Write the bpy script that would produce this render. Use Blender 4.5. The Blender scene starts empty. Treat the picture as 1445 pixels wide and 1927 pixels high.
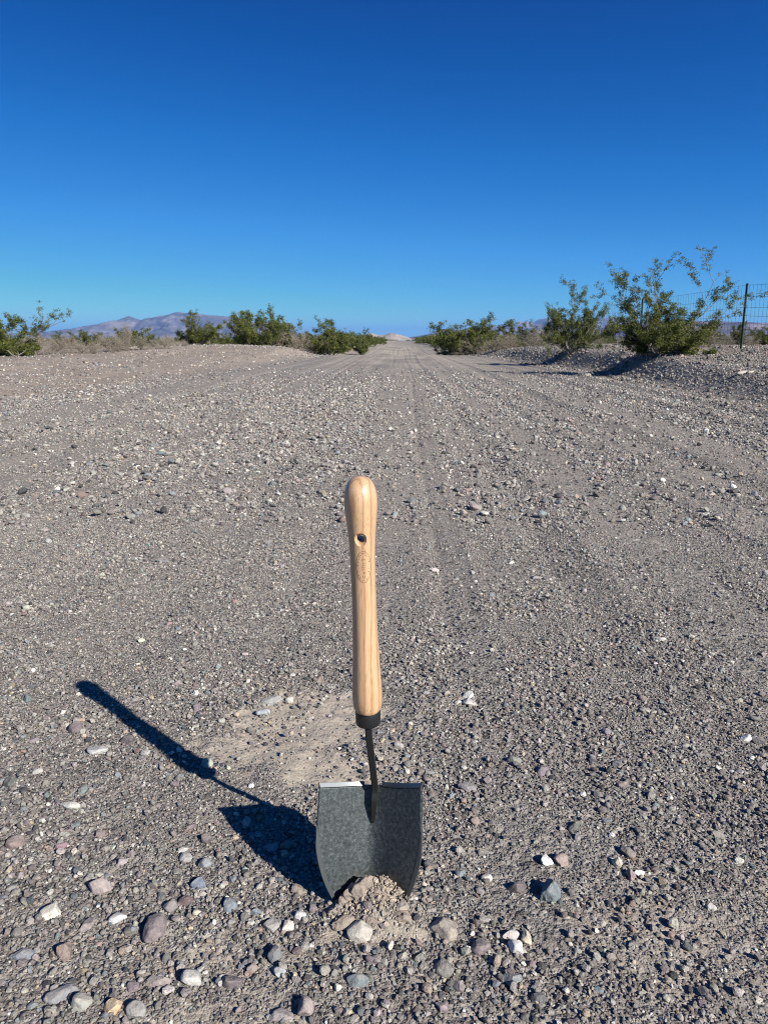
import bpy, bmesh, math, random
import numpy as np
from mathutils import Vector, Matrix
rng = np.random.default_rng(7)
random.seed(7)
S = bpy.context.scene
COL = S.collection
PI = math.pi
# ------------------------------------------------------------------ camera
CAM_Z = 0.776
PITCH = math.radians(12.6)
FPX = 1447.0
cam = bpy.data.cameras.new('camera')
cam.sensor_fit = 'VERTICAL'; cam.sensor_height = 36.0; cam.sensor_width = 27.0
cam.lens = 36.0 * FPX / 1927.0
cam.clip_start = 0.02; cam.clip_end = 60000
cam.dof.use_dof = True; cam.dof.focus_distance = 1.3; cam.dof.aperture_fstop = 22.0
co = bpy.data.objects.new('camera', cam); COL.objects.link(co)
co.location = (0, 0, CAM_Z); co.rotation_euler = (PI/2 - PITCH, 0, 0)
S.camera = co
# ------------------------------------------------------------------ sky and sun
SUN_EL = math.radians(31.8); SUN_AZ = math.radians(43.5)   # sun stands behind and to the right of the camera
to_sun = Vector((math.sin(SUN_AZ)*math.cos(SUN_EL), -math.cos(SUN_AZ)*math.cos(SUN_EL), math.sin(SUN_EL)))
W = bpy.data.worlds.new("World"); S.world = W; W.use_nodes = True
wn, wl = W.node_tree.nodes, W.node_tree.links
wn.clear()
wo = wn.new('ShaderNodeOutputWorld'); bg = wn.new('ShaderNodeBackground')
sky = wn.new('ShaderNodeTexSky'); sky.sky_type = 'NISHITA'; sky.sun_disc = False
sky.sun_elevation = SUN_EL; sky.sun_rotation = PI - SUN_AZ
sky.altitude = 900; sky.air_density = 1.0; sky.dust_density = 0.25; sky.ozone_density = 2.5
tc = wn.new('ShaderNodeTexCoord'); mp = wn.new('ShaderNodeMapping'); mp.inputs['Scale'].default_value = (1, 1, 2.3)
nrm = wn.new('ShaderNodeVectorMath'); nrm.operation = 'NORMALIZE'
wl.new(tc.outputs['Generated'], mp.inputs['Vector']); wl.new(mp.outputs[0], nrm.inputs[0]); wl.new(nrm.outputs[0], sky.inputs['Vector'])
k0 = wn.new('ShaderNodeVectorMath'); k0.operation = 'SCALE'; k0.inputs['Scale'].default_value = 0.1; wl.new(sky.outputs[0], k0.inputs[0])
cv = wn.new('ShaderNodeRGBCurve'); wl.new(k0.outputs[0], cv.inputs['Color'])       # grades the sky to the deep desert blue
CURV = [[(0, 0), (.07, .0002), (.10, .009), (.176, .050), (.37, .145), (.59, .295), (1, .48)],
        [(0, 0), (.100, .030), (.118, .071), (.135, .098), (.176, .165), (.294, .305), (.57, .54), (.765, .70), (1, .80)],
        [(0, 0), (.190, .14), (.216, .30), (.25, .40), (.333, .58), (.51, .78), (.745, .80), (.765, .76), (1, .80)]]
for ci, pts_ in enumerate(CURV):
    c_ = cv.mapping.curves[ci]
    while len(c_.points) < len(pts_): c_.points.new(.5, .5)
    for p_, (a_, b_) in zip(c_.points, pts_): p_.location = (a_, b_); p_.handle_type = 'VECTOR'
cv.mapping.use_clip = False; cv.mapping.extend = 'HORIZONTAL'; cv.mapping.update()
k1 = wn.new('ShaderNodeVectorMath'); k1.operation = 'SCALE'; k1.inputs['Scale'].default_value = 10.0; wl.new(cv.outputs[0], k1.inputs[0])
wl.new(k1.outputs[0], bg.inputs['Color'])
bg.inputs['Strength'].default_value = 0.0598
wl.new(bg.outputs[0], wo.inputs['Surface'])
sl = bpy.data.lights.new('sun', 'SUN'); sl.energy = 5.0; sl.angle = math.radians(0.53); sl.color = (1.0, 0.955, 0.89)
so = bpy.data.objects.new('sun', sl); COL.objects.link(so)
so.rotation_euler = (-to_sun).to_track_quat('-Z', 'Y').to_euler(); so.location = (3, -3, 6)
S.view_settings.view_transform = 'Standard'; S.view_settings.look = 'None'
S.view_settings.exposure = 0.74; S.view_settings.gamma = 1.0
S.cycles.use_denoising = True; S.cycles.denoiser = 'OPENIMAGEDENOISE'; S.cycles.denoising_input_passes = 'RGB_ALBEDO_NORMAL'; S.cycles.denoising_prefilter = 'NONE'
S.cycles.filter_width = 1.0; S.cycles.max_bounces = 6; S.cycles.diffuse_bounces = 1; S.cycles.glossy_bounces = 2
S.cycles.transparent_max_bounces = 8; S.cycles.volume_bounces = 0

# ------------------------------------------------------------------ helpers
def tag(o, label=None, cat=None, group=None, kind=None):
    if label: o['label'] = label
    if cat: o['category'] = cat
    if group: o['group'] = group
    if kind: o['kind'] = kind
    return o
def empty(name, loc=(0, 0, 0), rz=0.0):
    o = bpy.data.objects.new(name, None); COL.objects.link(o)
    o.location = loc; o.rotation_euler = (0, 0, rz); o.empty_display_size = 0.05
    return o
def np_mesh(name, verts, faces, mat=None, parent=None, smooth=False, colors=None, link=True):
    """faces: (F,k) int array of one face size"""
    me = bpy.data.meshes.new(name)
    v = np.asarray(verts, np.float32); f = np.asarray(faces, np.int32)
    me.vertices.add(len(v)); me.vertices.foreach_set('co', v.ravel())
    k = f.shape[1]
    me.loops.add(f.size); me.loops.foreach_set('vertex_index', f.ravel())
    me.polygons.add(len(f)); me.polygons.foreach_set('loop_start', np.arange(0, f.size, k, dtype=np.int32))
    me.polygons.foreach_set('use_smooth', np.full(len(f), smooth, dtype=bool))
    if colors is not None:
        a = me.color_attributes.new('tint', 'FLOAT_COLOR', 'POINT')
        c = np.ones((len(v), 4), np.float32); c[:, :3] = colors
        a.data.foreach_set('color', c.ravel())
    me.update(calc_edges=True)
    if mat: me.materials.append(mat)
    if not link: return me
    o = bpy.data.objects.new(name, me); COL.objects.link(o)
    if parent: o.parent = parent
    return o
def obj_from(name, me, parent=None):
    o = bpy.data.objects.new(name, me); COL.objects.link(o)
    if parent: o.parent = parent
    return o
def ray(px, py):
    """world direction through a pixel of the 1445x1927 photograph"""
    x = (px-722.5)/FPX; dn = (py-963.5)/FPX
    return x, math.cos(PITCH) - dn*math.sin(PITCH), dn*math.cos(PITCH) + math.sin(PITCH)   # right, forward, down
def ground_at(px, py, z=0.0):
    x, f, d = ray(px, py); t = (CAM_Z-z)/d
    return x*t, f*t, t
def at_dist(px, Y):
    return (px-722.5)/FPX*Y*math.cos(PITCH)      # X of an upright thing whose axis is seen near the horizon
def up_at(py, Y):
    return CAM_Z + Y*math.tan(math.atan((963.5-py)/FPX)-PITCH)
# value noise
def _h(ix, iy, seed):
    n = (ix*374761393 + iy*668265263 + seed*1442695041) & 0xFFFFFFFF
    n = ((n ^ (n >> 13))*1274126177) & 0xFFFFFFFF
    return ((n ^ (n >> 16)) & 0xFFFF)/65535.0
def vnoise(x, y, seed=0):
    x = np.asarray(x, float); y = np.asarray(y, float)
    ix = np.floor(x).astype(np.int64); iy = np.floor(y).astype(np.int64)
    fx = x-ix; fy = y-iy; fx = fx*fx*(3-2*fx); fy = fy*fy*(3-2*fy)
    a = _h(ix, iy, seed); b = _h(ix+1, iy, seed); c = _h(ix, iy+1, seed); d = _h(ix+1, iy+1, seed)
    return (a*(1-fx)+b*fx)*(1-fy) + (c*(1-fx)+d*fx)*fy
def fbm(x, y, seed=0, oct=4, gain=0.5):
    s = 0; a = 1; t = 0
    for i in range(oct):
        s = s + a*vnoise(x*2**i + 17.3*i, y*2**i - 9.1*i, seed+i); t += a; a *= gain
    return s/t
def sst(x, a, b):
    t = np.clip((np.asarray(x, float)-a)/(b-a), 0, 1); return t*t*(3-2*t)

# ------------------------------------------------------------------ terrain shape
DUST = [(-0.16, 1.40, 0.20, 0.24, 1.0), (0.37, 0.86, 0.18, 0.09, 0.45), (-0.20, 0.84, 0.10, 0.05, 0.45), (-0.17, 0.74, 0.13, 0.04, 0.45), (0.0, 0.875, 0.075, 0.025, 0.7), (0.62, 0.86, 0.12, 0.16, 0.35), (-0.02, 1.32, 0.12, 0.1, 0.45)]
def dustmask(x, y):
    m = np.zeros_like(x, dtype=float)
    n = (fbm(x*14, y*14, 51, 4, .65)-0.5)*1.6
    for cx, cy, rx, ry, s in DUST:
        d = np.sqrt(((x-cx)/rx)**2 + ((y-cy)/ry)**2) + n
        m = np.maximum(m, s*(1-sst(d, 0.55, 1.05)))
    return m
def road_edges(y):
    xl = -4.55 + 0.028*y; xr = 4.2 + 0.8*sst(y, 6, 18) + 0.12*np.sin(y*0.4)*sst(y, 10, 18)
    k = sst(y, 40, 46)
    xl = xl*(1-k) + (0.022*y-3.5)*k; xr = xr*(1-k) + (0.022*y+3.3)*k
    far = sst(y, 120, 1500)
    return xl, xr + 0*far
def terrain(x, y):
    x = np.asarray(x, float); y = np.asarray(y, float)
    xl, xr = road_edges(y)
    wob = (fbm(x*0.5, y*0.35, 3, 3)-0.5)*0.9
    dl = xl-x+wob; dr = x-xr+wob*0.22
    near = 1-sst(y, 41, 46)
    # left: slow brown shoulder, then a pushed-up mound at its far end
    L = 0.16*sst(dl, 0, 3.2) + 0.14*sst(dl, 3, 9)
    mound = sst(y, 25, 37)*(1-sst(y, 39.5, 43))
    L = L + mound*0.36*sst(dl, -0.4, 1.4)*(1-0.55*sst(dl, 5.0, 8.5))
    # right: steep windrow and a plateau
    hb = (0.29+0.19*sst(y, 9, 20))*(1-0.4*sst(y, 31, 40)) * (1 - 0.12*np.exp(-((y-29.5)/1.6)**2))
    
    R = hb*sst(dr, 0.05, 1.0) + 0.14*sst(dr, 1.0, 3.5) + 0.05*np.exp(-((dr-1.7)/0.6)**2)*(fbm(x*0.3, y*0.4, 5, 2))
    zn = np.where(dl > -0.5, L, 0) + np.where(dr > -0.1, R, 0)
    # beyond the crest: narrow road lower, banks on both sides
    fb = 0.40*sst(np.maximum(dl, dr), 0.0, 3.0)
    zf = -0.24*(1-sst(y, 60, 100)) + fb
    z = zn*near + zf*(1-near)
    # roughness off the road
    off = sst(np.maximum(dl, dr), 0.2, 1.2)
    z = z + off*((fbm(x*1.1, y*1.1, 21, 3)-0.5)*0.10 + (fbm(x*5, y*5, 23, 3)-0.5)*0.05)*(1-sst(y, 60, 400))
    z = z + off*(fbm(x*0.07, y*0.07, 22, 3)-0.5)*0.25*sst(np.hypot(x, y), 45, 200)
    far = np.hypot(x, y)
    z = z + (fbm(x*0.004, y*0.004, 31, 3)-0.5)*2.0*sst(far, 500, 2500)*off - 0.6*sst(far, 400, 2500)*off
    # road: small swells, wheel ruts, tiny lumps
    onr = 1-off
    z = z + onr*(fbm(x*1.2, y*0.05, 41, 2)-0.5)*0.016*sst(far, 1.6, 4)
    u = x - 0.022*y
    for c, w, a in ((0.58, 0.07, -0.012), (0.72, 0.05, 0.010), (-0.75, 0.10, -0.010), (-.95, .06, .008), (1.9, 0.12, -0.016), (2.1, 0.07, 0.014), (-2.4, 0.1, -0.014), (-2.6, .08, .010), (3.0, 0.12, -0.022), (3.25, 0.1, 0.020), (3.8, .1, -.02), (4.0, .08, .02), (.18, .03, -.008), (.30, .03, .006), (1.25, .04, -.010), (1.36, .035, .008), (1.6, .04, -.008), (-.35, .04, -.008), (-1.5, .05, -.012), (-1.62, .04, .008), (-2.0, .04, -.009), (2.6, .05, -.014), (-3.2, .06, -.016), (-3.35, .05, .012)):
        z = z + .9*a*np.exp(-((u-c+0.05*np.sin(y*0.22+c*3))/w)**2)*onr*sst(y, 1.2, 2.4)
    lum = (1-sst(far, 3, 9))
    z = z + lum*(fbm(x*9, y*9, 61, 4)-0.5)*0.012
    # dusty scraped patches
    dm = np.where(far < 3, dustmask(x, y), 0)
    z = z - 0.006*dm + dm*(fbm(x*45+3*fbm(x*20, y*20, 8, 2), y*45, 71, 3)-0.5)*0.010
    # scrape ridges left of the blade
    # soil heaved up in front of and around the blade
    z = z + 0.020*np.exp(-(((x+0.0)/0.060)**2 + ((y-0.915)/0.028)**2))*(0.6+0.8*fbm(x*60, y*60, 81, 3))
    z = z + 0.008*np.exp(-(((x+0.01)/0.11)**2 + ((y-0.90)/0.07)**2))
    return z

# ------------------------------------------------------------------ materials
def mat(name):
    m = bpy.data.materials.new(name); m.use_nodes = True
    n = m.node_tree.nodes; b = n['Principled BSDF']
    return m, n, m.node_tree.links, b
def simple(name, col, rough=0.7, metal=0.0, spec=0.5):
    m, n, l, b = mat(name)
    b.inputs['Base Color'].default_value = (*col, 1); b.inputs['Roughness'].default_value = rough
    b.inputs['Metallic'].default_value = metal; b.inputs['Specular IOR Level'].default_value = spec
    return m, n, l, b
def ramp(n, l, src, stops, interp='LINEAR'):
    r = n.new('ShaderNodeValToRGB'); r.color_ramp.interpolation = interp
    el = r.color_ramp.elements
    while len(el) < len(stops): el.new(0.5)
    for e, (p, c) in zip(el, stops):
        e.position = p; e.color = (*c, 1) if len(c) == 3 else c
    l.new(src, r.inputs['Fac']); return r
def mixc(n, l, fac, a, b, mode='MIX'):
    m = n.new('ShaderNodeMix'); m.data_type = 'RGBA'; m.blend_type = mode
    for s, v in ((0, fac), (6, a), (7, b)):
        if isinstance(v, (int, float)): m.inputs[s].default_value = v
        elif isinstance(v, tuple): m.inputs[s].default_value = (*v, 1)
        else: l.new(v, m.inputs[s])
    return m.outputs[2]
def math_(n, l, op, a, b=None):
    m = n.new('ShaderNodeMath'); m.operation = op
    for i, v in enumerate((a, b)):
        if v is None: continue
        if isinstance(v, (int, float)): m.inputs[i].default_value = v
        else: l.new(v, m.inputs[i])
    return m.outputs[0]

STONE = [((.225, .208, .184), 30), ((.16, .140, .130), 18), ((.27, .248, .215), 18), ((.20, .170, .155), 14), ((.155, .17, .17), 8),
         ((.37, .345, .30), 7), ((.52, .50, .44), 1.8), ((.075, .072, .070), 8), ((.27, .195, .16), 1.8), ((.33, .275, .20), 4)]
SC = np.array([c for c, w in STONE])*1.07; SWT = np.array([w for c, w in STONE]); SWT = SWT/SWT.sum()

def ground_material(name, road):
    m, n, l, b = mat(name)
    geo = n.new('ShaderNodeNewGeometry'); P = geo.outputs['Position']
    def vor(scale, feat='F1', rnd=1.0):
        v = n.new('ShaderNodeTexVoronoi'); v.feature = feat; v.inputs['Scale'].default_value = scale; v.inputs['Randomness'].default_value = rnd
        l.new(P, v.inputs['Vector']); return v
    def noi(scale, det=4, rough=.6):
        v = n.new('ShaderNodeTexNoise'); v.inputs['Scale'].default_value = scale; v.inputs['Detail'].default_value = det; v.inputs['Roughness'].default_value = rough
        l.new(P, v.inputs['Vector']); return v
    stops = [(0.0, (.10, .093, .084)), (.20, (.20, .185, .163)), (.44, (.25, .230, .203)), (.64, (.30, .275, .243)), (.80, (.22, .196, .178)), (.88, (.39, .36, .315)), (.966, (.56, .54, .475)), (.988, (.31, .22, .175))]
    cols, hts = [], []
    for sc in (330, 120, 42):
        v = vor(sc); sep = n.new('ShaderNodeSeparateColor'); l.new(v.outputs['Color'], sep.inputs[0])
        r = ramp(n, l, sep.outputs[0], stops, 'CONSTANT'); cols.append(r.outputs[0])
        hh = math_(n, l, 'MULTIPLY', math_(n, l, 'SUBTRACT', 0.75, v.outputs['Distance']), math_(n, l, 'ADD', sep.outputs[1], 0.35))
        hts.append((hh, sep.outputs[2]))
    c = mixc(n, l, 0.45, cols[0], cols[1])
    big = math_(n, l, 'GREATER_THAN', hts[2][1], 0.62)
    c = mixc(n, l, math_(n, l, 'MULTIPLY', big, 0.55), c, cols[2])
    # fine matrix colour
    att = n.new('ShaderNodeAttribute'); att.attribute_name = 'tint'
    sa = n.new('ShaderNodeSeparateColor'); l.new(att.outputs['Color'], sa.inputs[0])
    dust, brown, veg = sa.outputs[0], sa.outputs[1], sa.outputs[2]
    dn = noi(90, 5, .7)
    dcol = ramp(n, l, dn.outputs[0], [(.3, (.34, .29, .225)), (.7, (.48, .42, .335))]).outputs[0]
    c = mixc(n, l, math_(n, l, 'MULTIPLY', dust, 0.82), c, dcol)
    bn = noi(0.9, 5, .65)
    bcol = ramp(n, l, bn.outputs[0], [(.3, (.26, .205, .16)), (.7, (.34, .28, .22))]).outputs[0]
    c = mixc(n, l, math_(n, l, 'MULTIPLY', brown, 0.65), c, bcol)
    vn = noi(0.25, 6, .7)
    vcol = ramp(n, l, vn.outputs[0], [(.35, (.13, .115, .065)), (.55, (.25, .20, .14)), (.75, (.17, .14, .09))]).outputs[0]
    c = mixc(n, l, veg, c, vcol)
    # broad tonal drift
    ln = noi(0.35, 3, .5)
    dr = ramp(n, l, ln.outputs[0], [(.3, (.90, .89, .88)), (.7, (1.08, 1.07, 1.06))]).outputs[0]
    c = mixc(n, l, 1.0, c, dr, 'MULTIPLY')
    l.new(c, b.inputs['Base Color'])
    b.inputs['Roughness'].default_value = 0.95; b.inputs['Specular IOR Level'].default_value = 0.15
    inv = math_(n, l, 'SUBTRACT', 1.0, math_(n, l, 'MULTIPLY', dust, .75))
    h = math_(n, l, 'MULTIPLY', hts[0][0], 0.0026)
    h = math_(n, l, 'ADD', h, math_(n, l, 'MULTIPLY', hts[1][0], 0.006))
    h = math_(n, l, 'ADD', h, math_(n, l, 'MULTIPLY', math_(n, l, 'MULTIPLY', hts[2][0], big), 0.012))
    h = math_(n, l, 'MULTIPLY', h, inv)
    fn = noi(500, 3, .6)
    h = math_(n, l, 'ADD', h, math_(n, l, 'MULTIPLY', fn.outputs[0], 0.0012))
    bu = n.new('ShaderNodeBump'); bu.inputs['Strength'].default_value = 1.0; bu.inputs['Distance'].default_value = 1.0
    l.new(h, bu.inputs['Height']); l.new(bu.outputs[0], b.inputs['Normal'])
    return m
M_ROAD = ground_material('gravel_road', True)
M_GROUND = ground_material('desert_ground', False)

def stone_material(name, use_attr):
    m, n, l, b = mat(name)
    if use_attr:
        a = n.new('ShaderNodeAttribute'); a.attribute_name = 'tint'; base = a.outputs['Color']
    else:
        a = n.new('ShaderNodeObjectInfo'); base = a.outputs['Color']
    t = n.new('ShaderNodeTexCoord')
    vec = t.outputs['Object']
    x = n.new('ShaderNodeTexNoise'); x.inputs['Scale'].default_value = 110 if use_attr is False else 260; x.inputs['Detail'].default_value = 6; x.inputs['Roughness'].default_value = .7
    geo = n.new('ShaderNodeNewGeometry'); l.new(geo.outputs['Position'], x.inputs['Vector'])
    r = ramp(n, l, x.outputs[0], [(.32, (.66, .65, .64)), (.5, (1, 1, 1)), (.68, (1.35, 1.33, 1.28))])
    c = mixc(n, l, 1.0, base, r.outputs[0], 'MULTIPLY')
    if not use_attr:
        v = n.new('ShaderNodeTexNoise'); v.inputs['Scale'].default_value = 420; v.inputs['Detail'].default_value = 2
        l.new(geo.outputs['Position'], v.inputs['Vector'])
        f = ramp(n, l, v.outputs[0], [(.60, (0, 0, 0)), (.70, (1, 1, 1))])
        c = mixc(n, l, math_(n, l, 'MULTIPLY', f.outputs[0], .35), c, (.45, .42, .37))
        # dust that lies on upward faces
        sp = n.new('ShaderNodeSeparateXYZ'); l.new(geo.outputs['Normal'], sp.inputs[0])
        dd = ramp(n, l, math_(n, l, 'MULTIPLY', sp.outputs[2], x.outputs[0]), [(.30, (0, 0, 0)), (.6, (.6, .6, .6))])
        c = mixc(n, l, dd.outputs[0], c, (.32, .28, .23))
    l.new(c, b.inputs['Base Color'])
    b.inputs['Roughness'].default_value = .85; b.inputs['Specular IOR Level'].default_value = .3
    bu = n.new('ShaderNodeBump'); bu.inputs['Strength'].default_value = .9; bu.inputs['Distance'].default_value = .0035
    l.new(x.outputs[0], bu.inputs['Height']); l.new(bu.outputs[0], b.inputs['Normal'])
    return m
M_GRAVEL = stone_material('gravel_stone', True)
M_ROCK = stone_material('rock', False)

# ------------------------------------------------------------------ ground sheet
def spacing(limit, s0, k1, k2, turn):
    out = [0.0]
    while out[-1] < limit:
        x = out[-1]
        out.append(x + (max(s0, k1*x) if x < turn else (k1*turn + k2*(x-turn))))
    return np.array(out)
sx = spacing(14000, .010, .0125, .07, 90)
xs = np.concatenate([-sx[:0:-1], sx])
sy = spacing(14000, .010, .0100, .07, 90)
ys = np.concatenate([-spacing(60, .04, .12, .12, 90)[:0:-1] + .45, sy + .45])
GX, GY = np.meshgrid(xs, ys)
GZ = terrain(GX, GY)
nx, ny = len(xs), len(ys)
print('GRID', nx, ny, nx*ny)
idx = np.arange(nx*ny).reshape(ny, nx)
F = np.stack([idx[:-1, :-1], idx[:-1, 1:], idx[1:, 1:], idx[1:, :-1]], -1).reshape(-1, 4)
V = np.stack([GX, GY, GZ], -1).reshape(-1, 3)
xl, xr = road_edges(V[:, 1])
wob = (fbm(V[:, 0]*0.5, V[:, 1]*0.35, 3, 3)-0.5)*0.9
outl = xl-V[:, 0]+wob; outr = V[:, 0]-xr+wob*.22
brown = sst(outl + (fbm(V[:, 0]*2, V[:, 1]*2, 9, 3)-.5)*1.2, -0.2, 0.8)*0.85 + sst(outr + (fbm(V[:, 0]*2, V[:, 1]*2, 9, 3)-.5)*.5, .9, 1.6)*0.8 + 0.08
dist = np.hypot(V[:, 0], V[:, 1])
dust = np.where(dist < 3, dustmask(V[:, 0], V[:, 1]), 0) + 0.10*fbm(V[:, 0]*3, V[:, 1]*1.0, 14, 3) + .8*sst(V[:, 1], 10, 38)*np.clip(1-np.abs(V[:, 0]-.9)/3.6, 0, 1)*sst(fbm(V[:, 0]*1.2, V[:, 1]*.25, 16, 3), .3, .6) + .24*sst(fbm((V[:, 0]-.022*V[:, 1])*4.2, V[:, 1]*.07+3, 91, 3), .56, .40)*sst(V[:, 1], 1.5, 4)
veg = sst(np.maximum(outl, outr), 8, 16)*sst(dist, 60, 140)*.9
TINT = np.stack([np.clip(dust, 0, 1), np.clip(brown, 0, 1), np.clip(veg, 0, 1)], -1)
fc = V[F].mean(1)
fxl, fxr = road_edges(fc[:, 1])
fw = (fbm(fc[:, 0]*0.5, fc[:, 1]*0.35, 3, 3)-0.5)*0.9
on = (fc[:, 0] > fxl+fw) & (fc[:, 0]+fw*.22 < fxr) & (fc[:, 1] < 2500) & (fc[:, 1] > -55)
def sub(name, keep, m):
    f = F[keep]; u, inv = np.unique(f, return_inverse=True)
    return tag(np_mesh(name, V[u], inv.reshape(f.shape), m, smooth=True, colors=TINT[u]), kind='structure')
road = sub('road', on, M_ROAD)
ground = sub('ground', ~on, M_GROUND)

# ------------------------------------------------------------------ stones
def ico(sub_):
    bm = bmesh.new(); bmesh.ops.create_icosphere(bm, subdivisions=sub_, radius=1.0)
    v = np.array([p.co for p in bm.verts]); f = np.array([[a.index for a in q.verts] for q in bm.faces]); bm.free()
    return v, f
I1, I2, I4 = ico(1), ico(2), ico(4)
def n3(p, seed, s):
    return (vnoise(p[:, 0]*s+5, p[:, 1]*s+p[:, 2]*s*.7, seed) + vnoise(p[:, 1]*s-3, p[:, 2]*s+p[:, 0]*s*.6, seed+9) + vnoise(p[:, 2]*s+8, p[:, 0]*s-p[:, 1]*s*.8, seed+21))/1.5-1
def rock_shape(v, seed, cuts=7, ang=.75, flat=(1, .8, .6), lump=.10, lo=.55, hi_=.86):
    r = np.random.default_rng(seed)
    p = v.copy()
    for i in range(cuts):
        d = r.normal(size=3); d /= np.linalg.norm(d); o = r.uniform(lo, hi_)
        e = p@d-o; k = e > 0
        p[k] -= np.outer(e[k]*ang, d)
    if lump:
        nrm_ = v
        p = p + nrm_*(lump*n3(v, seed, 1.7)[:, None] + lump*.6*n3(v, seed+3, 4.3)[:, None] + lump*.3*n3(v, seed+5, 11)[:, None])
    p = p*np.array(flat)
    return p
NP = 40
P2 = [rock_shape(I2[0], 100+i, 13, 1.0, (1, rng.uniform(.6, .95), rng.uniform(.45, .8)), .10) for i in range(NP)]
P1 = [rock_shape(I1[0], 300+i, 3, .8, (1, rng.uniform(.6, .95), rng.uniform(.5, .85)), .22) for i in range(NP)]
P2 = np.array(P2); P1 = np.array(P1)
def rots(n, tilt=.5):
    a = rng.uniform(0, 2*PI, n); ca, sa = np.cos(a), np.sin(a)
    Z = np.zeros((n, 3, 3)); Z[:, 0, 0] = ca; Z[:, 0, 1] = -sa; Z[:, 1, 0] = sa; Z[:, 1, 1] = ca; Z[:, 2, 2] = 1
    ax = rng.uniform(0, 2*PI, n); th = rng.normal(0, tilt, n)
    k = np.stack([np.cos(ax), np.sin(ax), np.zeros(n)], -1); K = np.zeros((n, 3, 3))
    K[:, 0, 1] = -k[:, 2]; K[:, 0, 2] = k[:, 1]; K[:, 1, 0] = k[:, 2]; K[:, 1, 2] = -k[:, 0]; K[:, 2, 0] = -k[:, 1]; K[:, 2, 1] = k[:, 0]
    T = np.eye(3)+np.sin(th)[:, None, None]*K+(1-np.cos(th))[:, None, None]*(K@K)
    return T@Z
def tints(n, k_=1.0, SWT_=None):
    c = k_*SC[rng.choice(len(SC), n, p=SWT if SWT_ is None else SWT_)]*rng.uniform(.62, 1.42, (n, 1))*rng.uniform(.96, 1.04, (n, 3))
    return c
BLADE_C = (-0.018, 0.96)
def stone_mesh(name, x, y, r, protos, faces, m, lift=(-.05, .55), k_=1.0, w_=None):
    n = len(x); z = terrain(x, y)
    pv = protos[rng.integers(0, len(protos), n)]
    R = rots(n)
    v = np.einsum('nij,nvj->nvi', R, pv)*r[:, None, None]
    v[:, :, 0] += x[:, None]; v[:, :, 1] += y[:, None]; v[:, :, 2] += (z + r*rng.uniform(lift[0], lift[1], n))[:, None]
    nv = pv.shape[1]
    f = (faces[None] + (np.arange(n)*nv)[:, None, None]).reshape(-1, 3)
    c = np.repeat(tints(n, k_, w_), nv, 0)
    return np_mesh(name, v.reshape(-1, 3), f, m, smooth=False, colors=c)
PEXP = 2.6; R0 = .0020; N0 = 34000.
def rmin(y): return np.maximum(R0, .00068*y)*(1+.9*sst(y, 6, 20))
def coarse(x, y):
    u = x-0.022*y
    b = fbm(u*4.2, y*0.07+3, 91, 3)            # streaks along the road
    s = fbm(x*3.2, y*3.2, 95, 3)
    k = 0.15+2.0*sst(b*.68+s*.32, .38, .60)
    k = k*(1-.6*sst(y, 14, 26)*(np.abs(u-.3) < 3))
    xl, xr = road_edges(y)
    k = k*(1-.5*sst(xl-x, 0, 1.5)) + 1.1*sst(x-xr, 0, .8)*(1-sst(x-xr, 2.5, 4))
    return k
def sample(y0, y1, n_try, rmax):
    """power-law stones, at every distance only those big enough to be seen"""
    g = np.linspace(y0, y1, 400); w = N0*(R0/rmin(g))**PEXP*(1.25*g+.9)
    cdf = np.cumsum(w); tot = cdf[-1]*(g[1]-g[0]); cdf = cdf/cdf[-1]
    n = int(tot)
    y = np.interp(rng.uniform(0, 1, n), cdf, g)
    x = rng.uniform(-.5, .5, n)*(1.25*y+.9)
    r = rmin(y)*rng.uniform(0, 1, n)**(-1/PEXP)
    c = coarse(x, y)
    near = np.hypot(x, y) < 3
    dm = np.where(near, dustmask(x, y), 0)
    c = c*(1-.80*dm)
    # bigger stones lie in drifts, fines between them
    cl_ = sst(fbm(x*5.5+2, y*5.5, 201, 3), .40, .60)
    c = c*np.where(y < 4.5, np.where(r > .0032, .18+1.75*cl_, 1.15-.45*cl_), 1)
    p = np.clip(.55*c + .06, .02, 1)
    k = (rng.uniform(0, 1, n) < p) & (r < rmax)
    return x[k], y[k], r[k]
x, y, r = sample(.42, 46, 0, .030)
k = ~((r > .0090) & (y < 3.2))       # the bigger ones near the lens are things of their own
k &= ~((np.abs(x-BLADE_C[0]) < .07) & (np.abs(y-.965) < .02))
x, y, r = x[k], y[k], r[k]
big = (r > .0042) & (y < 4) | (r > .0013*y)&(y < 12)
print('GRAVEL', len(x), big.sum())
tag(stone_mesh('gravel', x[~big], y[~big], r[~big], P1, I1[1], M_GRAVEL), 'fine grey and mauve gravel grit covering the dirt road', 'gravel', kind='stuff')
tag(stone_mesh('pebbles', x[big], y[big], r[big], P2, I2[1], M_GRAVEL, (.0, .7)), 'coarser mixed grey pebbles lying in the road gravel', 'pebbles', kind='stuff')

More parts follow.
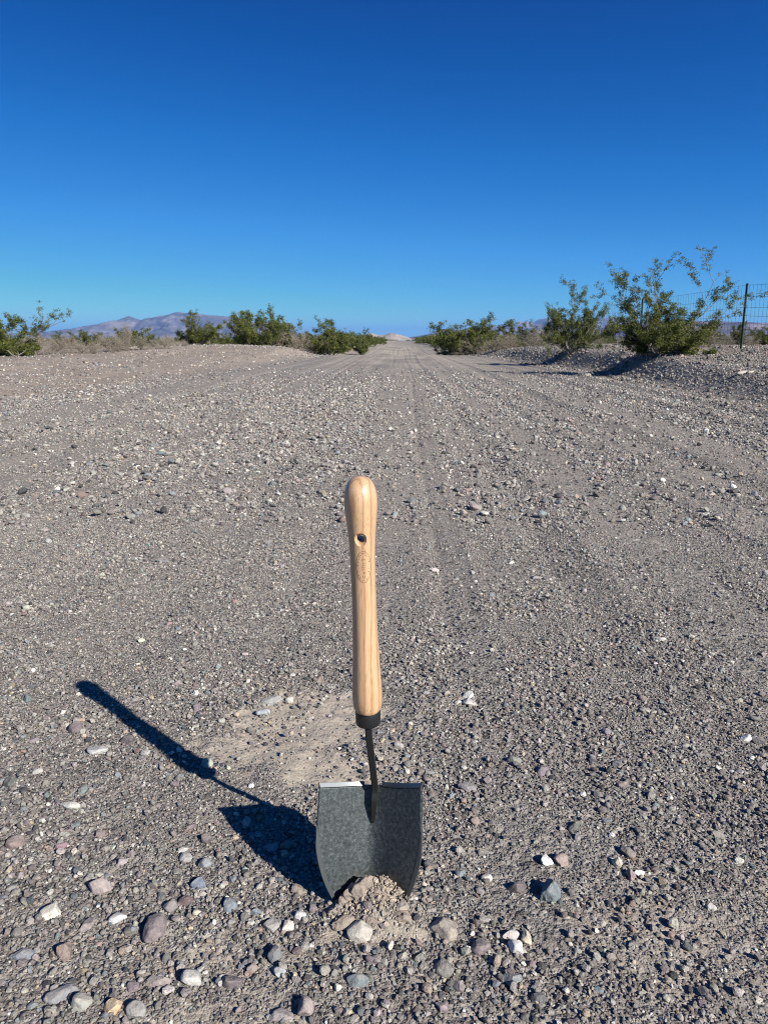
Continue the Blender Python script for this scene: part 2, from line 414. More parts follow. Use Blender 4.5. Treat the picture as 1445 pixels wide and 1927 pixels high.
nl = 9000; yl_ = 6+35*rng.uniform(size=nl)**1.2; xl2 = road_edges(yl_)[0] + .6 - rng.uniform(0, 9, nl)
rl = .0008*yl_*rng.uniform(0, 1, nl)**(-1/3.0); k = (rl < .05) & (rng.uniform(size=nl) < .2+.8*vnoise(xl2*.9, yl_*.6, 78))
tag(stone_mesh('shoulder_gravel', xl2[k], yl_[k], rl[k], P1, I1[1], M_GRAVEL, (-.1, .5)), 'loose gravel scattered over the brown left shoulder of the road', 'gravel', kind='stuff')
nb = 16000; yb = 5+37*rng.uniform(size=nb)**1.35; xb_ = road_edges(yb)[1] + rng.uniform(-.3, 3.2, nb)**1.0
rb = .0009*yb*rng.uniform(.9, 1.1, nb)*rng.uniform(0, 1, nb)**(-1/2.6); k = (rb < .06) & (rng.uniform(size=nb) < .35+.65*vnoise(xb_*1.3, yb*.8, 77))
wb_ = SWT.copy(); wb_[5:7] *= .3; wb_ /= wb_.sum()
tag(stone_mesh('bank_gravel', xb_[k], yb[k], rb[k], P1, I1[1], M_GRAVEL, (.0, .6), .72, wb_), 'coarse dark gravel covering the bank along the right side of the road', 'gravel', kind='stuff')
# single rocks that can be told apart: px, py, width px, height px, colour, (cuts, angularity, flatness), label
GREY = (.22, .20, .19); MAUVE = (.215, .17, .165); DKMV = (.13, .105, .105); CREAM = (.60, .56, .44); BLUE = (.16, .19, .20); PALE = (.42, .40, .36)
TAN = (.36, .30, .23); RUST = (.24, .165, .135); WHITE = (.68, .66, .60); PINK = (.31, .25, .23); ORNG = (.56, .38, .20)
ROCKS = [
 (98, 1713, 36, 34, CREAM, 4, .5, .9, 'pale cream knobbly round stone lying alone near the lower left edge'),
 (290, 1735, 40, 62, MAUVE, 2, .4, .7, 'long curved mauve-brown cobble, tallest stone left of the shovel'),
 (187, 1665, 38, 38, PINK, 5, .6, .8, 'dusty mauve boulder-like stone up and right of the cream round stone'),
 (122, 1783, 36, 40, RUST, 9, 1, .7, 'reddish brown wedge-shaped stone with a sharp top and black shadow'),
 (365, 1835, 40, 38, PALE, 6, .7, .8, 'pale grey blocky stone in front of the curved mauve cobble'),
 (213, 1893, 34, 36, ORNG, 6, .8, .9, 'orange and cream quartz-like stone at the bottom left'),
 (115, 1865, 52, 34, (.20, .20, .21), 5, .7, .6, 'blue-grey oblong stone just above the bottom left corner'),
 (152, 1886, 38, 36, (.30, .29, .25), 6, .7, .7, 'greenish grey angular stone between the oblong and the orange stone'),
 (255, 1898, 34, 34, (.27, .26, .24), 3, .5, .9, 'smooth grey round stone right of the orange stone'),
 (296, 1843, 46, 26, (.27, .22, .20), 6, .8, .6, 'brownish slab stone left of the pale grey blocky stone'),
 (437, 1845, 46, 26, DKMV, 4, .6, .6, 'dark mauve flattened stone in front of a dusty patch'),
 (165, 1738, 30, 28, PINK, 7, .8, .8, 'pinkish angular stone right of the cream round stone'),
 (30, 1582, 30, 28, (.20, .14, .13), 4, .6, .9, 'brown-red rounded stone against the left edge of the view'),
 (132, 1513, 36, 24, (.50, .50, .42), 9, 1, .5, 'pale greenish white splinter of stone left of the blade shadow'),
 (1035, 1670, 46, 48, (.15, .185, .19), 9, 1, .8, 'faceted blue-grey stone, largest on the right of the shovel'),
 (835, 1742, 58, 50, TAN, 8, .9, .8, 'big tan angular rock just right of the blade foot'),
 (905, 1777, 34, 34, MAUVE, 5, .7, .8, 'mauve blocky stone right of the big tan rock'),
 (963, 1838, 38, 32, BLUE, 10, 1, .5, 'blue-grey triangular flake at the lower right of the shovel'),
 (970, 1779, 28, 32, WHITE, 5, .7, .9, 'white knobbly stone under the pinkish white one'),
 (963, 1757, 34, 20, (.52, .45, .41), 4, .6, .7, 'pinkish white oblong stone on top of the white knobbly one'),
 (988, 1762, 20, 28, (.52, .44, .30), 5, .8, .6, 'yellowish elongated stone right of the white knobbly stone'),
 (1028, 1614, 26, 24, WHITE, 6, .8, .8, 'white pebble up beyond the faceted blue-grey stone'),
 (1058, 1614, 30, 26, (.30, .22, .19), 8, .9, .8, 'brown angular stone right of the white pebble'),
 (1160, 1618, 20, 26, (.55, .48, .33), 7, .9, .7, 'cream and orange chip standing in dark gravel on the right'),
 (1204, 1640, 22, 18, WHITE, 7, .9, .7, 'bright white sharp stone on the right side'),
 (1186, 1642, 18, 22, (.30, .19, .17), 5, .8, .8, 'rusty stone left of the bright white sharp stone'),
 (972, 1664, 34, 28, DKMV, 5, .7, .8, 'dark mauve stone left of the faceted blue-grey stone'),
 (866, 1640, 18, 18, (.15, .18, .19), 5, .7, .8, 'small blue stone between the dark mauve stones near the blade'),
 (914, 1649, 20, 20, PALE, 6, .7, .8, 'pale cracked round stone right of the blade'),
 (880, 1303, 22, 18, WHITE, 5, .7, .7, 'white pebble in a loose pair right of the handle'),
 (883, 1317, 30, 20, PALE, 5, .7, .7, 'pale grey pebble under the white one right of the handle'),
 (861, 1319, 14, 12, PALE, 5, .7, .7, 'tiny pale pebble left of the pale pair beside the handle'),
 (1242, 1204, 26, 16, (.52, .50, .44), 6, .8, .6, 'flat pale stone out on the right half of the road'),
 (672, 1843, 38, 28, (.17, .20, .205), 4, .6, .7, 'blue-grey heart-shaped stone below the blade'),
 (680, 1752, 46, 38, (.44, .40, .33), 5, .6, .8, 'whitish lumpy rock lying against the dug soil'),
 (530, 1905, 48, 24, (.30, .25, .24), 7, .9, .5, 'mauve pointed slab at the bottom middle'),
 (510, 1591, 24, 20, (.20, .23, .26), 3, .5, .9, 'smooth stone lying inside the shadow of the blade'),
 (185, 1404, 36, 26, (.38, .38, .36), 8, .9, .5, 'pale flat jagged stone left of the handle shadow'),
 (140, 1366, 26, 28, (.18, .14, .14), 3, .5, .9, 'dark mauve rounded stone below the tip of the handle shadow'),
 (150, 1352, 20, 14, (.46, .27, .19), 5, .7, .7, 'orange-pink chip lying against the dark mauve rounded stone'),
 (241, 1387, 28, 22, (.11, .09, .09), 4, .6, .8, 'dark brown stone right of the pale jagged one'),
 (274, 1414, 20, 18, PALE, 5, .7, .8, 'small grey stone under the handle shadow'),
 (512, 1310, 36, 26, (.30, .30, .28), 7, .8, .6, 'grey slab stone on the edge of the scraped dust patch'),
 (495, 1336, 24, 18, (.33, .35, .36), 3, .5, .8, 'pale blue-grey pebble under the slab by the dust patch'),
 (546, 1310, 16, 14, CREAM, 3, .5, .8, 'cream pebble at the upper rim of the dust patch'),
 (432, 1700, 24, 30, (.17, .20, .22), 2, .4, .9, 'smooth blue-grey oval stone left of the blade foot'),
 (482, 1714, 20, 18, (.16, .19, .22), 8, 1, .8, 'small square blue stone right of the blue-grey oval'),
 (372, 1713, 20, 18, (.46, .40, .30), 4, .6, .9, 'cream-yellow small stone left of the blue-grey oval'),
 (322, 1700, 26, 26, (.19, .17, .17), 3, .5, .9, 'grey rounded stone above the curved mauve cobble'),
 (350, 1688, 22, 22, (.15, .10, .10), 3, .5, .9, 'dark red rounded stone near the curved mauve cobble'),
 (512, 1738, 32, 28, (.28, .27, .25), 5, .7, .8, 'grey cracked stone left of a pale wedge'),
 (543, 1736, 26, 30, (.50, .43, .37), 8, .9, .6, 'pale pinkish wedge of stone pointing down left of the blade'),
 (563, 1722, 24, 18, (.46, .45, .42), 3, .5, .8, 'whitish pebble behind the pale wedge'),
 (517, 1790, 28, 34, (.18, .19, .19), 3, .5, .8, 'dark grey egg-shaped stone below the cracked grey stone'),
 (527, 1826, 24, 22, (.34, .37, .37), 10, 1, .5, 'pale blue angular flake below the egg-shaped stone'),
 (473, 1816, 22, 20, (.27, .20, .17), 4, .6, .8, 'reddish brown pebble half buried in a dusty patch'),
 (573, 1891, 30, 38, (.28, .22, .21), 6, .8, .8, 'mauve upright stone at the bottom middle'),
 (305, 1054, 22, 15, (.13, .13, .135), 5, .8, .7, 'dark stone alone on the road up and left of the handle'),
 (1065, 1134, 24, 12, (.22, .19, .18), 7, .9, .5, 'flat brown stone beside the wheel rut on the right'),
 (1008, 1084, 20, 12, (.30, .29, .27), 7, .9, .6, 'grey stone right of the handle beside the wheel rut'),
 (818, 1070, 14, 14, (.62, .50, .46), 6, .8, .8, 'pale pink pebble standing right of the handle stamp'),
 (1405, 1388, 20, 18, WHITE, 4, .6, .9, 'white round stone near the right edge of the view'),
 (1428, 1392, 24, 18, (.09, .085, .09), 5, .7, .8, 'black stone beside the white round stone at the right edge'),
 (1160, 1432, 26, 20, (.13, .135, .15), 6, .8, .8, 'dark blue-grey stone lying halfway to the right edge'),
 (388, 1575, 18, 26, (.13, .11, .11), 4, .7, .8, 'upright dark stone left of the blade shadow'),
 (352, 1610, 22, 22, (.34, .33, .31), 3, .5, .9, 'pale round stone below the upright dark stone'),
 (387, 1622, 24, 24, (.23, .25, .25), 4, .6, .9, 'grey-green round stone left of the blade shadow'),
 (465, 1540, 16, 26, (.36, .31, .27), 7, .9, .7, 'tan upright chip at the corner of the blade shadow'),
 (750, 1400, 20, 14, (.34, .32, .30), 4, .6, .8, 'pale stone right of the steel neck on the dusty ground'),
 (757, 1728, 24, 20, (.35, .30, .24), 5, .7, .8, 'tan soil-coated stone at the foot of the blade'),
]
def rock_obj(name, px, py, w, h, col, cuts, ang, flat, label, seed):
    X, Y, t = ground_at(px, py + h*.30)
    k = t/FPX
    a, b_ = w*k/2, h*k/2
    p = rock_shape(I4[0], seed, cuts+7, min(1, ang+.2), (1, 1, 1), .07, .50, .80)*1.14
    p = p*np.array([a*1.08, max(b_*1.0, a*.45), max(b_*.95, a*.35)*(.55+.45*flat)])
    top = p[:, 2].max()
    me = np_mesh(name, p, I4[1], M_ROCK, smooth=True, link=False)
    me2 = me
    o = obj_from(name, me2)
    g_ = sum(col)/3; col = [g_+(c_-g_)*.8 for c_ in col]; o.color = (*col, 1)
    o.rotation_euler = (random.uniform(-.15, .15), random.uniform(-.15, .15), random.uniform(-.3, .3))
    o.location = (X, Y, float(terrain(np.array([X]), np.array([Y]))[0]) + top*.33)
    tag(o, label, 'stone')
    return X, Y, max(a, b_)
placed = []
for i, R in enumerate(ROCKS):
    placed.append(rock_obj('rock', *R, seed=1000+i))
# medium stones, repeats told apart only by tone and side
hi = []
for i in range(14):
    p = rock_shape(I4[0], 2000+i, 11+i % 6, .75+.25*(i % 3)/2, (1, random.uniform(.6, .9), random.uniform(.5, .75)), .07, .48, .80)*1.12
    hi.append(np_mesh('stone', p, I4[1], M_ROCK, smooth=True, link=False))
TONES = [('grey', (.215, .195, .185), 24), ('mauve', (.20, .16, .155), 16), ('dark grey', (.105, .10, .10), 12), ('blue-grey', (.155, .18, .19), 12), ('pale grey', (.33, .31, .28), 14), ('cream white', (.50, .47, .40), 4), ('brownish red', (.26, .185, .16), 4)]
tw = np.array([t[2] for t in TONES], float); tw /= tw.sum()
cnt = 0; tries = 0
while cnt < 225 and tries < 9000:
    tries += 1
    y_ = .60 + 2.6*rng.uniform()**1.6; x_ = rng.uniform(-.56, .56)*y_
    r_ = max(.0075, .0036*y_)*rng.uniform()**(-1/3.4)
    if r_ > .017: continue
    if rng.uniform() > .12+.35*coarse(np.array([x_]), np.array([y_]))[0]+.4*float(sst(fbm(np.array([x_*5.5+2]), np.array([y_*5.5]), 201, 3), .40, .60)[0]): continue
    if dustmask(np.array([x_]), np.array([y_]))[0] > .35: continue
    if abs(x_-BLADE_C[0]) < .10 and abs(y_-.94) < .07: continue
    if any((x_-a)**2+(y_-b)**2 < (r_+c)**2*1.1 for a, b, c in placed): continue
    placed.append((x_, y_, r_))
    t = TONES[rng.choice(len(TONES), p=tw)]
    o = obj_from('stone', hi[rng.integers(0, 14)])
    s = r_*rng.uniform(.9, 1.1); o.scale = (s, s, s*rng.uniform(.8, 1.0))
    o.rotation_euler = (rng.normal(0, .25), rng.normal(0, .25), rng.uniform(0, 6.28))
    o.color = (*[c*rng.uniform(.9, 1.12) for c in t[1]], 1)
    o.location = (x_, y_, float(terrain(np.array([x_]), np.array([y_]))[0]) + r_*.2)
    where = 'nearer than the shovel' if y_ < .88 else ('beyond the shovel' if y_ > 1.5 else ('left of the shovel' if x_ < 0 else 'right of the shovel'))
    side = '' if .88 <= y_ <= 1.5 else (', left half of the road' if x_ < 0 else ', right half of the road')
    tag(o, f'{t[0]} stone {where}{side}', 'stone', f'small {t[0]} stones {where}{side}')
    cnt += 1

# ------------------------------------------------------------------ shovel
AX = -0.018
def build_shovel():
    root = empty('hand_shovel', (AX, 0.95, 0.0))
    tag(root, 'upright short garden shovel with pale wooden handle and black steel blade stuck in the gravel', 'shovel')
    ox, oy = AX, 0.95
    # wood
    m, n, l, b = mat('ash_wood')
    t = n.new('ShaderNodeTexCoord'); mpg = n.new('ShaderNodeMapping'); mpg.inputs['Scale'].default_value = (1, 1, .085); mpg.inputs['Location'].default_value = (.011, .021, .003)
    mpg.inputs['Rotation'].default_value = (0.012, 0.03, 0)
    l.new(t.outputs['Object'], mpg.inputs['Vector'])
    ns = n.new('ShaderNodeTexNoise'); ns.inputs['Scale'].default_value = 38; ns.inputs['Detail'].default_value = 2; l.new(mpg.outputs[0], ns.inputs['Vector'])
    wv = n.new('ShaderNodeTexWave'); wv.wave_type = 'RINGS'; wv.rings_direction = 'Z'; wv.inputs['Scale'].default_value = 30; wv.inputs['Distortion'].default_value = 2.4
    wv.inputs['Detail'].default_value = 2; wv.inputs['Detail Scale'].default_value = 1.2
    ad = n.new('ShaderNodeVectorMath'); ad.operation = 'MULTIPLY_ADD'; ad.inputs[1].default_value = (.02, .02, .02); l.new(ns.outputs['Color'], ad.inputs[0]); l.new(mpg.outputs[0], ad.inputs[2])
    l.new(ad.outputs[0], wv.inputs['Vector'])
    c1 = ramp(n, l, wv.outputs['Fac'], [(.0, (.55, .355, .20)), (.5, (.53, .335, .185)), (.85, (.45, .28, .155)), (1.0, (.38, .22, .115))])
    m2 = n.new('ShaderNodeMapping'); m2.inputs['Scale'].default_value = (1, 1, .03); l.new(t.outputs['Object'], m2.inputs['Vector'])
    f2 = n.new('ShaderNodeTexNoise'); f2.inputs['Scale'].default_value = 1400; f2.inputs['Detail'].default_value = 3; l.new(m2.outputs[0], f2.inputs['Vector'])
    c2 = ramp(n, l, f2.outputs[0], [(.36, (.74, .70, .64)), (.48, (1, 1, 1)), (.6, (1.04, 1.04, 1.04))])
    l.new(mixc(n, l, 1.0, c1.outputs[0], c2.outputs[0], 'MULTIPLY'), b.inputs['Base Color'])
    b.inputs['Roughness'].default_value = .42; b.inputs['Coat Weight'].default_value = .18; b.inputs['Coat Roughness'].default_value = .3
    wood = m
    black, *_ = simple('black_ferrule', (.012, .013, .014), .38, 0, .5)
    # carbon steel, black finish rubbed and scratched
    m, n, l, b = mat('black_steel')
    t = n.new('ShaderNodeTexCoord')
    a1 = n.new('ShaderNodeTexNoise'); a1.inputs['Scale'].default_value = 210; a1.inputs['Detail'].default_value = 8; a1.inputs['Roughness'].default_value = .75; l.new(t.outputs['Object'], a1.inputs['Vector'])
    a2 = n.new('ShaderNodeTexNoise'); a2.inputs['Scale'].default_value = 900; a2.inputs['Detail'].default_value = 4; a2.inputs['Roughness'].default_value = .7; a2.inputs['Distortion'].default_value = 4.5; l.new(t.outputs['Object'], a2.inputs['Vector'])
    s = math_(n, l, 'ADD', math_(n, l, 'MULTIPLY', a1.outputs[0], .42), math_(n, l, 'MULTIPLY', a2.outputs[0], .58))
    c = ramp(n, l, s, [(.36, (.024, .029, .030)), (.47, (.060, .070, .070)), (.55, (.13, .148, .148)), (.64, (.34, .37, .37))])
    l.new(c.outputs[0], b.inputs['Base Color']); b.inputs['Metallic'].default_value = .85
    rr = ramp(n, l, s, [(.4, (.50, .50, .50)), (.6, (.55, .55, .55))]); l.new(rr.outputs[0], b.inputs['Roughness'])
    bu = n.new('ShaderNodeBump'); bu.inputs['Strength'].default_value = .25; bu.inputs['Distance'].default_value = .0006
    l.new(a2.outputs[0], bu.inputs['Height']); l.new(bu.outputs[0], b.inputs['Normal'])
    steel = m
    edge_m, *_ = simple('ground_edge_steel', (.10, .11, .11), .5, .7)
    tread_m, *_ = simple('worn_tread_steel', (.16, .17, .17), .33, .85)
    # handle axis
    top = Vector((-.030-ox, .945-oy, CAM_Z-.1655)); bot = Vector((-.0218-ox, .950-oy, CAM_Z-.4825))
    L = (top-bot).length; d = (top-bot).normalized()
    side = d.cross(Vector((0, -1, 0))).normalized(); fr = side.cross(d).normalized()   # fr points roughly to the camera
    if fr.y > 0: fr = -fr
    prof = [(0, .0168), (.0025, .0182), (.008, .0192), (.018, .0199), (.030, .0198), (.045, .0191), (.07, .0178), (.10, .0166), (.135, .0160), (.176, .0158), (.205, .0160), (.228, .0164), (.248, .0175), (.264, .0192), (.279, .0207), (.290, .0213), (.300, .0208), (.309, .0190), (.316, .0158), (.3212, .0108), (.3238, .0052)]
    sc = L/.3240; prof = [(h*sc, r_) for h, r_ in prof]
    # smooth the outline
    hs_ = np.array([p[0] for p in prof]); rs_ = np.array([p[1] for p in prof])
    u = np.linspace(0, 1, len(prof)); uu = np.linspace(0, 1, 120)
    def sm(v):
        q = np.interp(uu, u, v)
        for _ in range(6): q[1:-1] = (q[:-2]+2*q[1:-1]+q[2:])/4
        return q
    H, Rr = sm(hs_), sm(rs_)
    def rad(h): return float(np.interp(h, H, Rr))
    def pt(h, a, r_): return bot + d*h + (side*math.sin(a) + fr*math.cos(a)*1.25)*r_
    N = 96
    vs, fs = [], []
    for j in range(len(H)):
        for i in range(N): vs.append(pt(H[j], 2*PI*i/N, Rr[j]))
    for j in range(len(H)-1):
        for i in range(N): fs.append((j*N+i, j*N+(i+1) % N, (j+1)*N+(i+1) % N, (j+1)*N+i))
    vs.append(bot); vs.append(bot+d*(H[-1]+.0008))
    for i in range(N):
        fs.append(((i+1) % N, i, len(vs)-2)); fs.append(((len(H)-1)*N+i, (len(H)-1)*N+(i+1) % N, len(vs)-1))
    me = bpy.data.meshes.new('handle'); me.from_pydata(vs, [], fs); me.materials.append(wood)
    bm = bmesh.new(); bm.from_mesh(me); bmesh.ops.recalc_face_normals(bm, faces=bm.faces[:]); bm.to_mesh(me); bm.free()
    handle = obj_from('handle', me, root)
    # hanging hole with countersunk mouths, really cut through
    hh = L*(1337-997)/(1337-900.0)*.975
    hc = bot + d*hh
    aim = (fr + side*-.05 + d*0.0).normalized()
    cut = bpy.data.meshes.new('cut'); bm = bmesh.new()
    prof_c = [(-.035, .0098), (-.0205, .0080), (-.0162, .0050), (-.010, .0043), (.010, .0043), (.0162, .0050), (.0205, .0080), (.035, .0098)]
    q = aim.to_track_quat('Z', 'Y').to_matrix(); rings = []
    for z_, r_ in prof_c:
        rings.append([bm.verts.new(hc + q@Vector((r_*math.cos(2*PI*i/40), r_*1.08*math.sin(2*PI*i/40), z_))) for i in range(40)])
    for A, B in zip(rings, rings[1:]):
        for i in range(40): bm.faces.new((A[i], A[(i+1) % 40], B[(i+1) % 40], B[i]))
    bm.faces.new(rings[0][::-1]); bm.faces.new(rings[-1]); bmesh.ops.recalc_face_normals(bm, faces=bm.faces[:]); bm.to_mesh(cut); bm.free()
    cut.materials.append(wood)
    co_ = bpy.data.objects.new('cut', cut); COL.objects.link(co_); co_.parent = root
    bpy.context.view_layer.update()
    md = handle.modifiers.new('b', 'BOOLEAN'); md.operation = 'DIFFERENCE'; md.solver = 'EXACT'; md.object = co_
    dg = bpy.context.evaluated_depsgraph_get()
    nm = bpy.data.meshes.new_from_object(handle.evaluated_get(dg)); handle.modifiers.clear(); handle.data = nm; nm.name = 'handle'
    bpy.data.objects.remove(co_)
    bm = bmesh.new(); bm.from_mesh(nm)
    for f in bm.faces: f.smooth = True
    for e in bm.edges:
        e.smooth = not (len(e.link_faces) == 2 and e.calc_face_angle(0) > math.radians(28))
    bm.to_mesh(nm); bm.free()
    # burnt stamp: an oval ring and worn marks inside, wrapped on the wood
    bm = bmesh.new()
    sc_c = L*(1337-1049)/437.0*.98
    def sp(a_mm, b_mm):      # across, up in metres -> wrapped point
        h_ = sc_c+b_mm; r_ = rad(h_)+.00012
        return pt(h_, a_mm/r_ + .10, r_)
    def ring(ra, rb, w, n_=72):
        for i in range(n_):
            a0, a1 = 2*PI*i/n_, 2*PI*(i+1)/n_
            bm.faces.new([bm.verts.new(sp(math.sin(a)*x_, math.cos(a)*y_)) for a, x_, y_ in ((a0, ra, rb), (a1, ra, rb), (a1, ra-w, rb-w), (a0, ra-w, rb-w))])
    ring(.0098, .0213, .0006)
    def blot(x_, y_, w, h_, rot=0):
        c_, s_ = math.cos(rot), math.sin(rot)
        pts = [(math.cos(t_)*w/2*random.uniform(.7, 1.1), math.sin(t_)*h_/2*random.uniform(.7, 1.1)) for t_ in np.linspace(0, 2*PI, 9)[:-1]]
        bm.faces.new([bm.verts.new(sp(x_+p_*c_-q_*s_, y_+p_*s_+q_*c_)) for p_, q_ in pts])
    for i in range(26):     # worn letters round the oval
        a = 2*PI*i/26
        if i in (6, 13, 19): continue
        for k_ in range(2): blot(math.sin(a)*.0073+random.uniform(-.0005, .0005), math.cos(a)*.0180+random.uniform(-.0008, .0008), random.uniform(.0006, .0013), random.uniform(.0008, .0018), a)
    for i in range(5): blot(-.0018+.0010*i, .0105-abs(i-2)*.0006, .0006, .0020)
    for j in range(4):
        for i in range(4): blot(-.0022+i*.0015, .0045-j*.0024, .0008, .0010, random.random())
    blot(.0006, -.0078, .0026, .0026); blot(-.0012, -.0125, .0006, .0034); blot(.0014, -.0125, .0006, .0034); blot(.0001, -.0142, .002, .0006)
    me = bpy.data.meshes.new('stamp'); bm.to_mesh(me); bm.free()
    me.materials.append(simple('burnt_stamp', (.17, .095, .05), .7)[0])
    obj_from('stamp', me, handle)
    # ferrule
    def lathe(name, axis0, dirn, pr, m_, n_=64, parent=root):
        s1 = dirn.cross(Vector((0, 1, 0))).normalized(); s2 = dirn.cross(s1)
        bm = bmesh.new(); R_ = []
        for h_, r_ in pr: R_.append([bm.verts.new(axis0+dirn*h_+s1*r_*math.cos(2*PI*i/n_)+s2*r_*math.sin(2*PI*i/n_)) for i in range(n_)])
        for A, B in zip(R_, R_[1:]):
            for i in range(n_): bm.faces.new((A[i], A[(i+1) % n_], B[(i+1) % n_], B[i]))
        bm.faces.new(R_[0]); bm.faces.new(R_[-1]); bmesh.ops.recalc_face_normals(bm, faces=bm.faces[:])
        for f in bm.faces: f.smooth = len(f.verts) == 4
        me_ = bpy.data.meshes.new(name); bm.to_mesh(me_); bm.free(); me_.materials.append(m_)
        return obj_from(name, me_, parent)
    lathe('ferrule', bot-d*.0225, d, [(0, .0150), (.0012, .0163), (.003, .0168), (.0235, .0169), (.0245, .0163)], black)
    # blade: trough, leaning back, tip buried
    a_t = math.radians(15); bn_ = Vector((0, -math.cos(a_t), math.sin(a_t))); bu_ = Vector((0, math.sin(a_t), math.cos(a_t))); bx_ = Vector((1, 0, 0))
    base = Vector((AX-ox-.001, .950-oy, 0.0))
    Rc = .083; VT = .159; VB = -.040
    cy_, sy_w = math.cos(math.radians(7)), math.sin(math.radians(7))
    def yaw(v_): return Vector((v_.x*cy_ + v_.y*sy_w, -v_.x*sy_w + v_.y*cy_, v_.z))
    bn_, bu_, bx_ = yaw(bn_), yaw(bu_), yaw(bx_)
    MS, CS = .78, .013
    def sect(x_):
        q_ = math.sqrt(MS*MS*x_*x_+CS*CS); return q_-CS, math.atan(MS*MS*x_/q_)
    def halfw(v):
        if v > .085: return .0712 + .0018*math.sin((VT-v)/(VT-.085)*PI/2)
        t_ = (.085-v)/(.085-VB); return .0730*math.sqrt(max(0, 1-t_**1.9))*(1-.16*t_)
    NV, NU = 60, 48; th = .0021
    fv, bk = [], []
    def bp(s_, v, off=0.0):
        x_ = halfw(v)*s_; v = v + (.016 if s_ > 0 else .006)*abs(s_)**1.5*max(0, (v-.10)/(VT-.10)); dep, an = sect(x_)
        nn = (bn_*math.cos(an) - bx_*math.sin(an))
        # slightly dished towards the top
        return base + bx_*x_ + bu_*v + bn_*dep + nn*off
    bm = bmesh.new(); G = {}
    for j in range(NV+1):
        v = VT + (VB+.0005-VT)*j/NV
        for i in range(NU+1):
            s_ = -1+2*i/NU; G[0, j, i] = bm.verts.new(bp(s_, v, th/2)); G[1, j, i] = bm.verts.new(bp(s_, v, -th/2))
    for j in range(NV):
        for i in range(NU):
            f = bm.faces.new((G[0, j, i], G[0, j+1, i], G[0, j+1, i+1], G[0, j, i+1])); f.smooth = True
            f = bm.faces.new((G[1, j, i], G[1, j, i+1], G[1, j+1, i+1], G[1, j+1, i])); f.smooth = True
    for j in range(NV):
        for i in (0, NU): bm.faces.new((G[0, j, i], G[1, j, i], G[1, j+1, i], G[0, j+1, i]))
    for i in range(NU):
        for j in (0, NV): bm.faces.new((G[0, j, i], G[0, j, i+1], G[1, j, i+1], G[1, j, i]))
    bmesh.ops.recalc_face_normals(bm, faces=bm.faces[:])
    me = bpy.data.meshes.new('blade'); bm.to_mesh(me); bm.free(); me.materials.append(steel)
    blade = obj_from('blade', me, root)
    # ground bevel along both lower sides
    bm = bmesh.new()
    for sg in (-1, 1):
        prev = None
        for j in range(46):
            v = .112 + (VB+.002-.112)*j/45
            w = halfw(v); bw = .0046*min(1, j/9+.05)
            a_ = bm.verts.new(bp(sg*1.004, v, th/2+.0001)); b__ = bm.verts.new(bp(sg*(1-bw/w), v, th/2+.0004))
            c__ = bm.verts.new(bp(sg*1.006, v, -th/2-.0002))
            if prev:
                for q1, q2, q3, q4 in ((prev[0], a_, b__, prev[1]), (prev[0], prev[2], c__, a_)):
                    bm.faces.new((q1, q2, q3, q4))
            prev = (a_, b__, c__)
    bmesh.ops.recalc_face_normals(bm, faces=bm.faces[:])
    me = bpy.data.meshes.new('cutting_edge'); bm.to_mesh(me); bm.free(); me.materials.append(edge_m)
    obj_from('cutting_edge', me, blade)
    # rolled foot treads on the top edge, one each side of the neck
    for sg in (-1, 1):
        bm = bmesh.new(); secs = []
        for i in range(25):
            s_ = sg*(.20+.80*i/24)
            P0 = bp(s_, VT, 0); dep_, an = sect(halfw(VT)*s_); nn = (bn_*math.cos(an)-bx_*math.sin(an))
            ring_ = []
            up = Vector((0, 0, 1))
            for a_n, a_u in ((.0034, .0), (.0004, .0056), (-.0022, .0050), (-.0022, -.0016), (.0010, -.0024), (.0030, -.0016)):
                ring_.append(bm.verts.new(P0 + nn*a_n + up*a_u))
            secs.append(ring_)
        for A, B in zip(secs, secs[1:]):
            for k_ in range(6): bm.faces.new((A[k_], A[(k_+1) % 6], B[(k_+1) % 6], B[k_]))
        bm.faces.new(secs[0]); bm.faces.new(secs[-1]); bmesh.ops.recalc_face_normals(bm, faces=bm.faces[:])
        me = bpy.data.meshes.new('foot_tread'); bm.to_mesh(me); bm.free(); me.materials.append(tread_m)
        obj_from('foot_tread', me, blade)
    # neck: forged bar, bent back onto the blade face and welded there
    wb = bp(0, .112, th/2) ; wt = bp(0.03, VT-.004, th/2) + bn_*.011
    st = bot - d*.020
    path = [st, st-d*.022+Vector((.0004, 0, 0)), st-d*.045+Vector((.002, .004, 0)), wt+Vector((0, -.003, .014)), wt, wt*.62+wb*.38+bn_*.0035, wb+bn_*.0018, wb-bu_*.006+bn_*.0002]
    pts = []
    for i in range(len(path)-1):
        p0, p1, p2, p3 = path[max(0, i-1)], path[i], path[i+1], path[min(len(path)-1, i+2)]
        for t_ in np.linspace(0, 1, 8)[:-1]:
            pts.append(.5*((2*p1)+(p2-p0)*t_+(2*p0-5*p1+4*p2-p3)*t_**2+(3*p1-p0-3*p2+p3)*t_**3))
    pts.append(path[-1])
    bm = bmesh.new(); secs = []
    for i, p in enumerate(pts):
        tg = (pts[min(i+1, len(pts)-1)]-pts[max(0, i-1)]).normalized()
        sx_ = tg.cross(Vector((0, 1, 0))).normalized(); sy_ = tg.cross(sx_)
        t_ = i/(len(pts)-1); w_ = .0047-.0006*t_ - .0030*max(0, (t_-.72)/.28)**1.5; h_ = .0044-.0028*max(0, (t_-.7)/.3)
        secs.append([bm.verts.new(p+sx_*w_*cx+sy_*h_*cy) for cx, cy in ((1, .7), (.7, 1), (-.7, 1), (-1, .7), (-1, -.7), (-.7, -1), (.7, -1), (1, -.7))])
